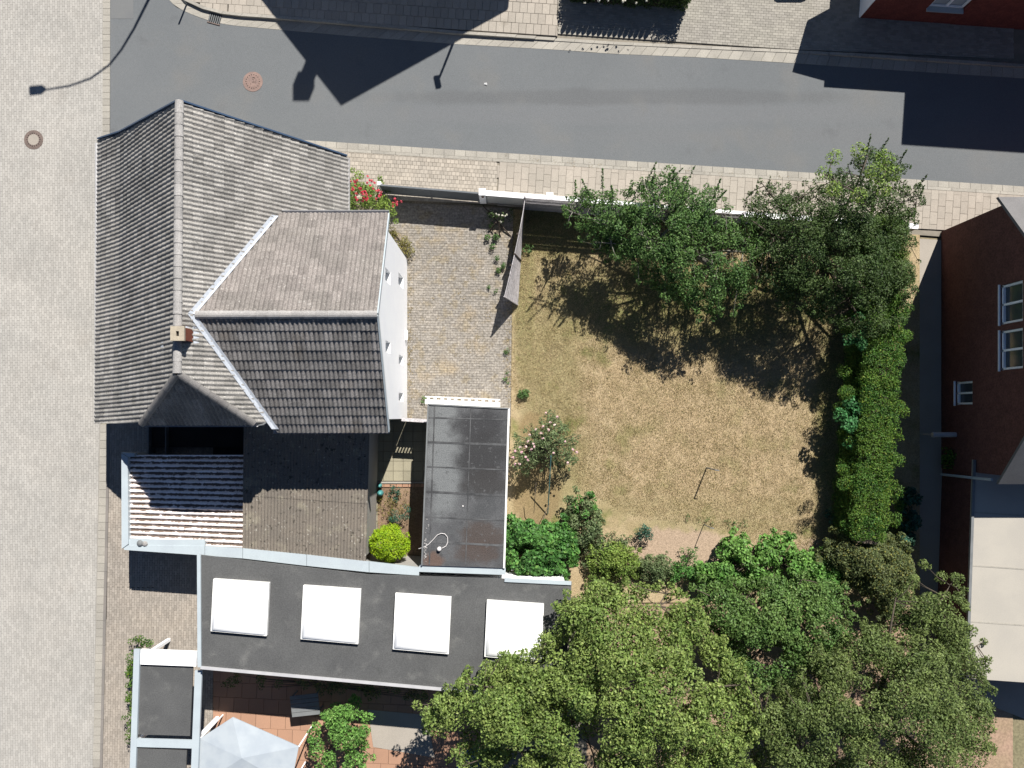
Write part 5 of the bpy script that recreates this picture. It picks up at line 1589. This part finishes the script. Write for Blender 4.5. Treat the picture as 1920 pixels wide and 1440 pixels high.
shrub('olive_bush', 'big rounded olive-green conifer bush in the right bottom corner of the garden', 'bush', [(1538, 1035), (1560, 1005), (1610, 990), (1665, 1000), (1702, 1030), (1712, 1080), (1695, 1140), (1660, 1160), (1625, 1120), (1585, 1085)], 150, .5, 1.9, (.22, .40), 95, M['leaf_olive'], .085, up=.7)
for (lab, c_, r_) in (('blue-green broad-leaved rhododendron right of the hedge, the upper one', (1703, 937), (21, 20)), ('blue-green broad-leaved rhododendron below the upper one', (1708, 978), (18, 18)), ('pale blue-green shrub at the foot of the hedge', (1700, 1012), (14, 16))):
    shrub('rhododendron', lab, 'bush', blob(c_[0], c_[1], *r_), 11, .3, 1.0, (.16, .22), 32, M['leaf_blue'], .19, 'rhododendrons right of the hedge', aspect=.5)
shrub('hedge_foot_shrub', 'low grey-green shrub at the left foot of the hedge', 'bush', blob(1556, 970, 9, 17), 7, .1, .6, (.1, .16), 80, M['leaf_blue'], .07)
shrub('house_side_bush', 'round green bush in the shade beside the brick house', 'bush', blob(1790, 858, 22, 20), 14, .3, 1.1, (.18, .26), 60, M['leaf_hedge'], .10)
lb = thing('lime_bush', 'dome-shaped lime-green box bush at the end of the yard', 'bush', at(730, 1022))
lc = at(731, 1019, 1.5); lcl = []
for k in range(130):
    d_ = rng.normal(size=3); d_ /= np.linalg.norm(d_); d_[2] = abs(d_[2])
    lcl.append(((lc.x + d_[0] * .66, lc.y + d_[1] * .58, 1.35 + d_[2] * 1.0), R.uniform(.13, .2)))
foliage('foliage', M['leaf_lime'], lb, lcl, 120, .06, up=.7)
MB().tube([at(730, 1022, 0), (lc.x, lc.y, 1.0), (lc.x, lc.y, 1.9)], [.12, .3, .25], 8).build('stem', M['bark'], lb)
shrub('blue_grass_tuft', 'bluish grassy tuft against the garage shadow in the yard', 'plant', blob(752, 968, 20, 20), 10, .1, .5, (.12, .2), 90, M['leaf_blue'], .09, stems=False, aspect=.25)
shrub('herb_plant', 'small leafy herb in front of the brick edging of the yard bed', 'plant', blob(738, 925, 11, 14), 9, .1, .4, (.08, .12), 90, M['leaf_blue'], .07, stems=False)
shrub('bed_grass', 'yellowish straggly grass clump in the yard bed', 'plant', blob(732, 948, 30, 34), 30, .03, .28, (.08, .14), 70, M['leaf_rust'], .07, stems=False, aspect=.3)

shrub('ground_cover', 'straggly green ground cover between the loose bush and the yellow-green bush', 'plant', [(1080, 1020), (1120, 1005), (1150, 1000), (1180, 1020), (1160, 1060), (1095, 1070)], 50, .05, .55, (.1, .2), 80, M['leaf_grey'], .07)
shrub('border_plant', 'low bright plant filling the border left of the wide bright bush', 'plant', [(1255, 1050), (1280, 1062), (1312, 1055), (1320, 1090), (1260, 1090)], 40, .05, .6, (.1, .2), 80, M['leaf_deep'], .075)
shrub('border_bush', 'bright green bush under the olive conifer, right end of the border', 'bush', [(1480, 1040), (1530, 1035), (1590, 1062), (1600, 1100), (1500, 1105)], 40, .2, 1.0, (.16, .28), 62, M['leaf_bright'], .10, aspect=.7)
shrub('edge_weeds', 'thin weedy green strip along the lower lawn edge', 'plant', [(1270, 968), (1300, 962), (1350, 972), (1430, 985), (1400, 992), (1300, 980)], 18, .02, .15, (.06, .1), 80, M['weed'], .05, stems=False)
# rose bushes
rs, cl = shrub('red_rose_bush', 'rose bush with red blossoms at the corner of the house and the driveway gate', 'bush', [(655, 335), (672, 322), (700, 340), (722, 365), (748, 380), (742, 405), (725, 418), (690, 402), (653, 400)], 34, .4, 1.5, (.16, .26), 75, M['leaf_yellow'], .085)
rp2 = []
for (x, y, n) in ((668, 358, 9), (684, 362, 9), (678, 372, 7), (710, 362, 9), (742, 382, 10), (695, 338, 6), (665, 335, 4)):
    for k in range(n): rp2.append(tuple(at(x + R.gauss(0, 5), y + R.gauss(0, 5), 1.72 + R.uniform(-.1, .1))))
blossoms('blossoms', M['petal_red'], rs, rp2, .075)
shrub('low_yellow_bush', 'low yellow-green ground bush along the white gable wall', 'bush', [(728, 425), (745, 428), (765, 450), (778, 478), (772, 492), (760, 482), (742, 450)], 16, .15, .55, (.12, .2), 90, M['leaf_rust'], .06)
rs2, cl2 = shrub('pink_rose_bush', 'straggly rose bush with pale pink blossoms beside the garage', 'bush', [(962, 850), (968, 830), (990, 812), (1015, 778), (1035, 772), (1060, 800), (1082, 835), (1080, 865), (1050, 880), (1020, 872), (985, 890), (962, 880)], 120, .5, 1.9, (.12, .22), 60, M['leaf_grey'], .075)
bl = [(1024, 775), (1045, 782), (1032, 792), (1040, 797), (1018, 800), (1005, 806), (993, 815), (1000, 832), (990, 828), (986, 838), (975, 838), (966, 846), (962, 858), (966, 870), (974, 870), (985, 857), (990, 862), (996, 842), (1002, 838), (1018, 822), (1028, 806), (1060, 828), (1074, 843), (1081, 848), (1064, 868), (1038, 850), (1014, 812), (978, 848)]
blossoms('blossoms', M['petal_pink'], rs2, [tuple(at(x, y, 1.9 + R.uniform(-.1, .12))) for x, y in bl], .075)
for (x0, y0, x1, y1) in ((1000, 858, 1024, 840), (1000, 858, 1010, 850), (1005, 905, 1001, 962), (1018, 975, 1030, 945)):
    MB().tube([at(x0, y0, 1.2), at((x0 + x1) / 2, (y0 + y1) / 2 - 2, 1.0), at(x1, y1, .5)], [.018, .015, .012], 5).build('cane', M['bark'], rs2)
gpl = MB().tube([at(1033, 855, 1.9), at(1027, 963, .05)], .024, 8).build('plant_stake', M['greenpole'], None)
tag(gpl, 'leaning green plastic stake between the pale rose bush and the corner bushes', 'stake')

# fence corner bed
shrub('white_flower_plant', 'shaded plant with white flower heads under the garden wall', 'plant', blob(938, 403, 26, 12), 9, .1, .6, (.1, .16), 50, M['leaf_cherry'], .07)
blossoms('blossoms', M['petal_white'], bpy.data.objects['white_flower_plant'], [tuple(at(x, y, .75)) for x, y in ((931, 401), (935, 403), (942, 404), (947, 405), (950, 403), (939, 416))], .06)
sk_ = thing('wooden_stakes', 'three dark wooden poles crossed in the bed by the leaning fence', 'stakes', at(935, 420))
for (a, b) in (((905, 385, .35), (958, 443, .02)), ((930, 417, .4), (919, 433, .02)), ((935, 415, .4), (937, 444, .02))):
    MB().tube([at(*a), at(*b)], .028, 6).build('pole', M['wooddark'], sk_)
for (lab, x, y, s) in (('pale green weed tuft in the paving by the crossed poles', 924, 442, 1.0), ('green weed at the foot of the leaning fence', 940, 492, .9), ('dark little weed in the driveway left of the fence', 922, 541, .55),
                       ('fresh green weed at the right side of the fence post', 985, 470, .8), ('lone green weed on the lawn edge below the driveway', 983, 742, 1.1), ('tiny weed at the driveway edge opposite the gable', 950, 660, .6), ('tiny weed where driveway meets lawn, lowest of its edge', 949, 706, .6), ('small weed at the front corner of the garage', 795, 752, .6)):
    w_ = thing('weed', lab, 'weed', at(x, y))
    foliage('leaves', M['weed'], w_, [(tuple(at(x + R.gauss(0, 7 * s), y + R.gauss(0, 9 * s), .12 * s + .03)), .12 * s) for _ in range(5)], 110, .085 * s + .03, .35)

# yard pots: two teal glazed pots
for (lab, x, y, r_) in (('smaller teal glazed pot, the upper of the two in the yard', 712, 911, .085), ('larger teal glazed pot beside the yard bed', 713, 925, .12)):
    p_ = at(x, y, .3)
    b_ = thing('glazed_pot', lab, 'pot', (p_.x, p_.y, 0))
    MB().lathe((p_.x, p_.y, .02), [(r_ * .6, 0), (r_, .12), (r_ * 1.05, .24), (r_ * .8, .33), (r_ * .9, .36)], 14).build('body', M['teal'], b_, smooth=True)
    MB().lathe((p_.x, p_.y, .36), [(r_ * .75, 0), (r_ * .6, .05), (r_ * .2, .09)], 14).build('lid', M['teal'], b_, smooth=True)

# two bent rods on the lawn
for (lab, x, y, h_, dx) in (('thin bent metal rod standing alone on the dry lawn', 1325, 877, 1.36, .02), ('thinner bent metal rod at the edge of the bare soil', 1320, 983, 1.02, .03)):
    b_ = at(x, y)
    r_ = thing('bent_rod', lab, 'rod', b_)
    MB().tube([b_, b_ + Vector((0, 0, h_ * .6)), b_ + Vector((.01, 0, h_))], .028 if h_ > 1.2 else .018, 6).build('rod', M['greymetal'], r_)
    MB().tube([b_ + Vector((.01, 0, h_ - .02)), b_ + Vector((.14, -.02, h_ - .01))], .02, 6).build('hook', M['greymetal'], r_)

# neighbours' trees and bushes along the bottom
tree('light_green_tree', 'big light green tree spreading over the neighbour terrace and the grey roof', 'tree', (1130, 1330), 2.0, [(785, 1335), (830, 1305), (875, 1265), (930, 1240), (1000, 1215), (1030, 1180), (1070, 1110), (1130, 1092), (1210, 1098), (1290, 1115), (1350, 1200), (1420, 1300), (1420, 1440), (1320, 1500), (960, 1500), (880, 1450), (815, 1385)], 260, 2.2, 6.0, (.28, .72), 58, M['leaf_big'], .115, M['bark'], .2, low=.3)
tree('green_shrub_tree', 'medium green shrubby tree between the light green tree and the olive one', 'tree', (1450, 1180), 1.0, [(1300, 1100), (1380, 1088), (1470, 1085), (1560, 1092), (1600, 1130), (1585, 1230), (1480, 1300), (1390, 1290), (1330, 1200)], 120, 1.0, 3.0, (.26, .55), 58, M['leaf_big2'], .11, M['bark'], .12, low=.3)
tree('olive_tree', 'broad dull olive-green tree in the bottom right corner', 'tree', (1640, 1330), 2.0, [(1580, 1170), (1660, 1180), (1690, 1110), (1735, 1060), (1790, 1090), (1830, 1190), (1850, 1300), (1860, 1420), (1800, 1500), (1420, 1500), (1395, 1400), (1420, 1310), (1500, 1270)], 210, 2.0, 5.3, (.28, .68), 70, M['leaf_big3'], .095, M['bark'], .2, low=.3)
shrub('round_terrace_bush', 'round light green bush on the salmon terrace', 'bush', [(580, 1375), (600, 1345), (640, 1315), (672, 1308), (690, 1350), (688, 1420), (660, 1460), (600, 1450), (582, 1410)], 40, .8, 2.2, (.22, .36), 60, M['leaf_bright'], .11)
shrub('roof_side_hedge', 'dark olive hedge in the shade under the grey flat roof', 'hedge', [(415, 1262), (600, 1275), (800, 1292), (800, 1312), (600, 1296), (415, 1284)], 30, .3, .9, (.18, .26), 70, M['leaf_olive'], .08)
shrub('pavement_hedge', 'narrow green hedge between pavement and carport', 'hedge', [(238, 1205), (270, 1190), (300, 1195), (266, 1222), (258, 1240), (262, 1400), (240, 1400)], 44, .4, 1.1, (.14, .22), 75, M['leaf_hedge'], .08)
MB().slab([g2(x, y) for x, y in ((690, 1330), (800, 1340), (815, 1420), (700, 1400))], -.02, .03).build('terrace_path', M['lightpath'], None)
bpy.data.objects['terrace_path']['kind'] = 'structure'

# dry grass blades over the lawn
gx = [];
lp = [(965, 400), (1600, 440), (1590, 620), (1555, 980), (1545, 1060), (1330, 985), (1180, 965), (1120, 930), (1050, 890), (1020, 780), (962, 760)]
n_ = 0
xs = rng.uniform(958, 1605, 34000); ys = rng.uniform(395, 1065, 34000)
for x, y in zip(xs, ys):
    if in_poly(x, y, lp): v = at(x, y); gx.append((v.x, v.y, -.015, R.uniform(.7, 1.4)))
tufts('dry_grass', M['straw'], None, gx, 8, .058, .015, 'stuff', .08, 1.6)
# weeds and dry grass in the joints along walls and driveway edges
ex_ = []
for (a, b, n, j) in (((767, 495), (767, 780), 130, 3.5), ((958, 440), (952, 760), 150, 4), ((800, 745), (940, 752), 40, 4), ((735, 430), (775, 500), 40, 5), ((990, 300), (1600, 345), 50, 3), ((840, 440), (900, 740), 40, 35)):
    for k in range(n):
        t = R.random(); v = at(a[0] + (b[0] - a[0]) * t + R.gauss(0, j), a[1] + (b[1] - a[1]) * t + R.gauss(0, j)); ex_.append((v.x, v.y, 0.0, R.uniform(.5, 1.2)))
tufts('joint_grass', M['straw'], None, ex_, 8, .07, .022, 'stuff', .05, 1.5)
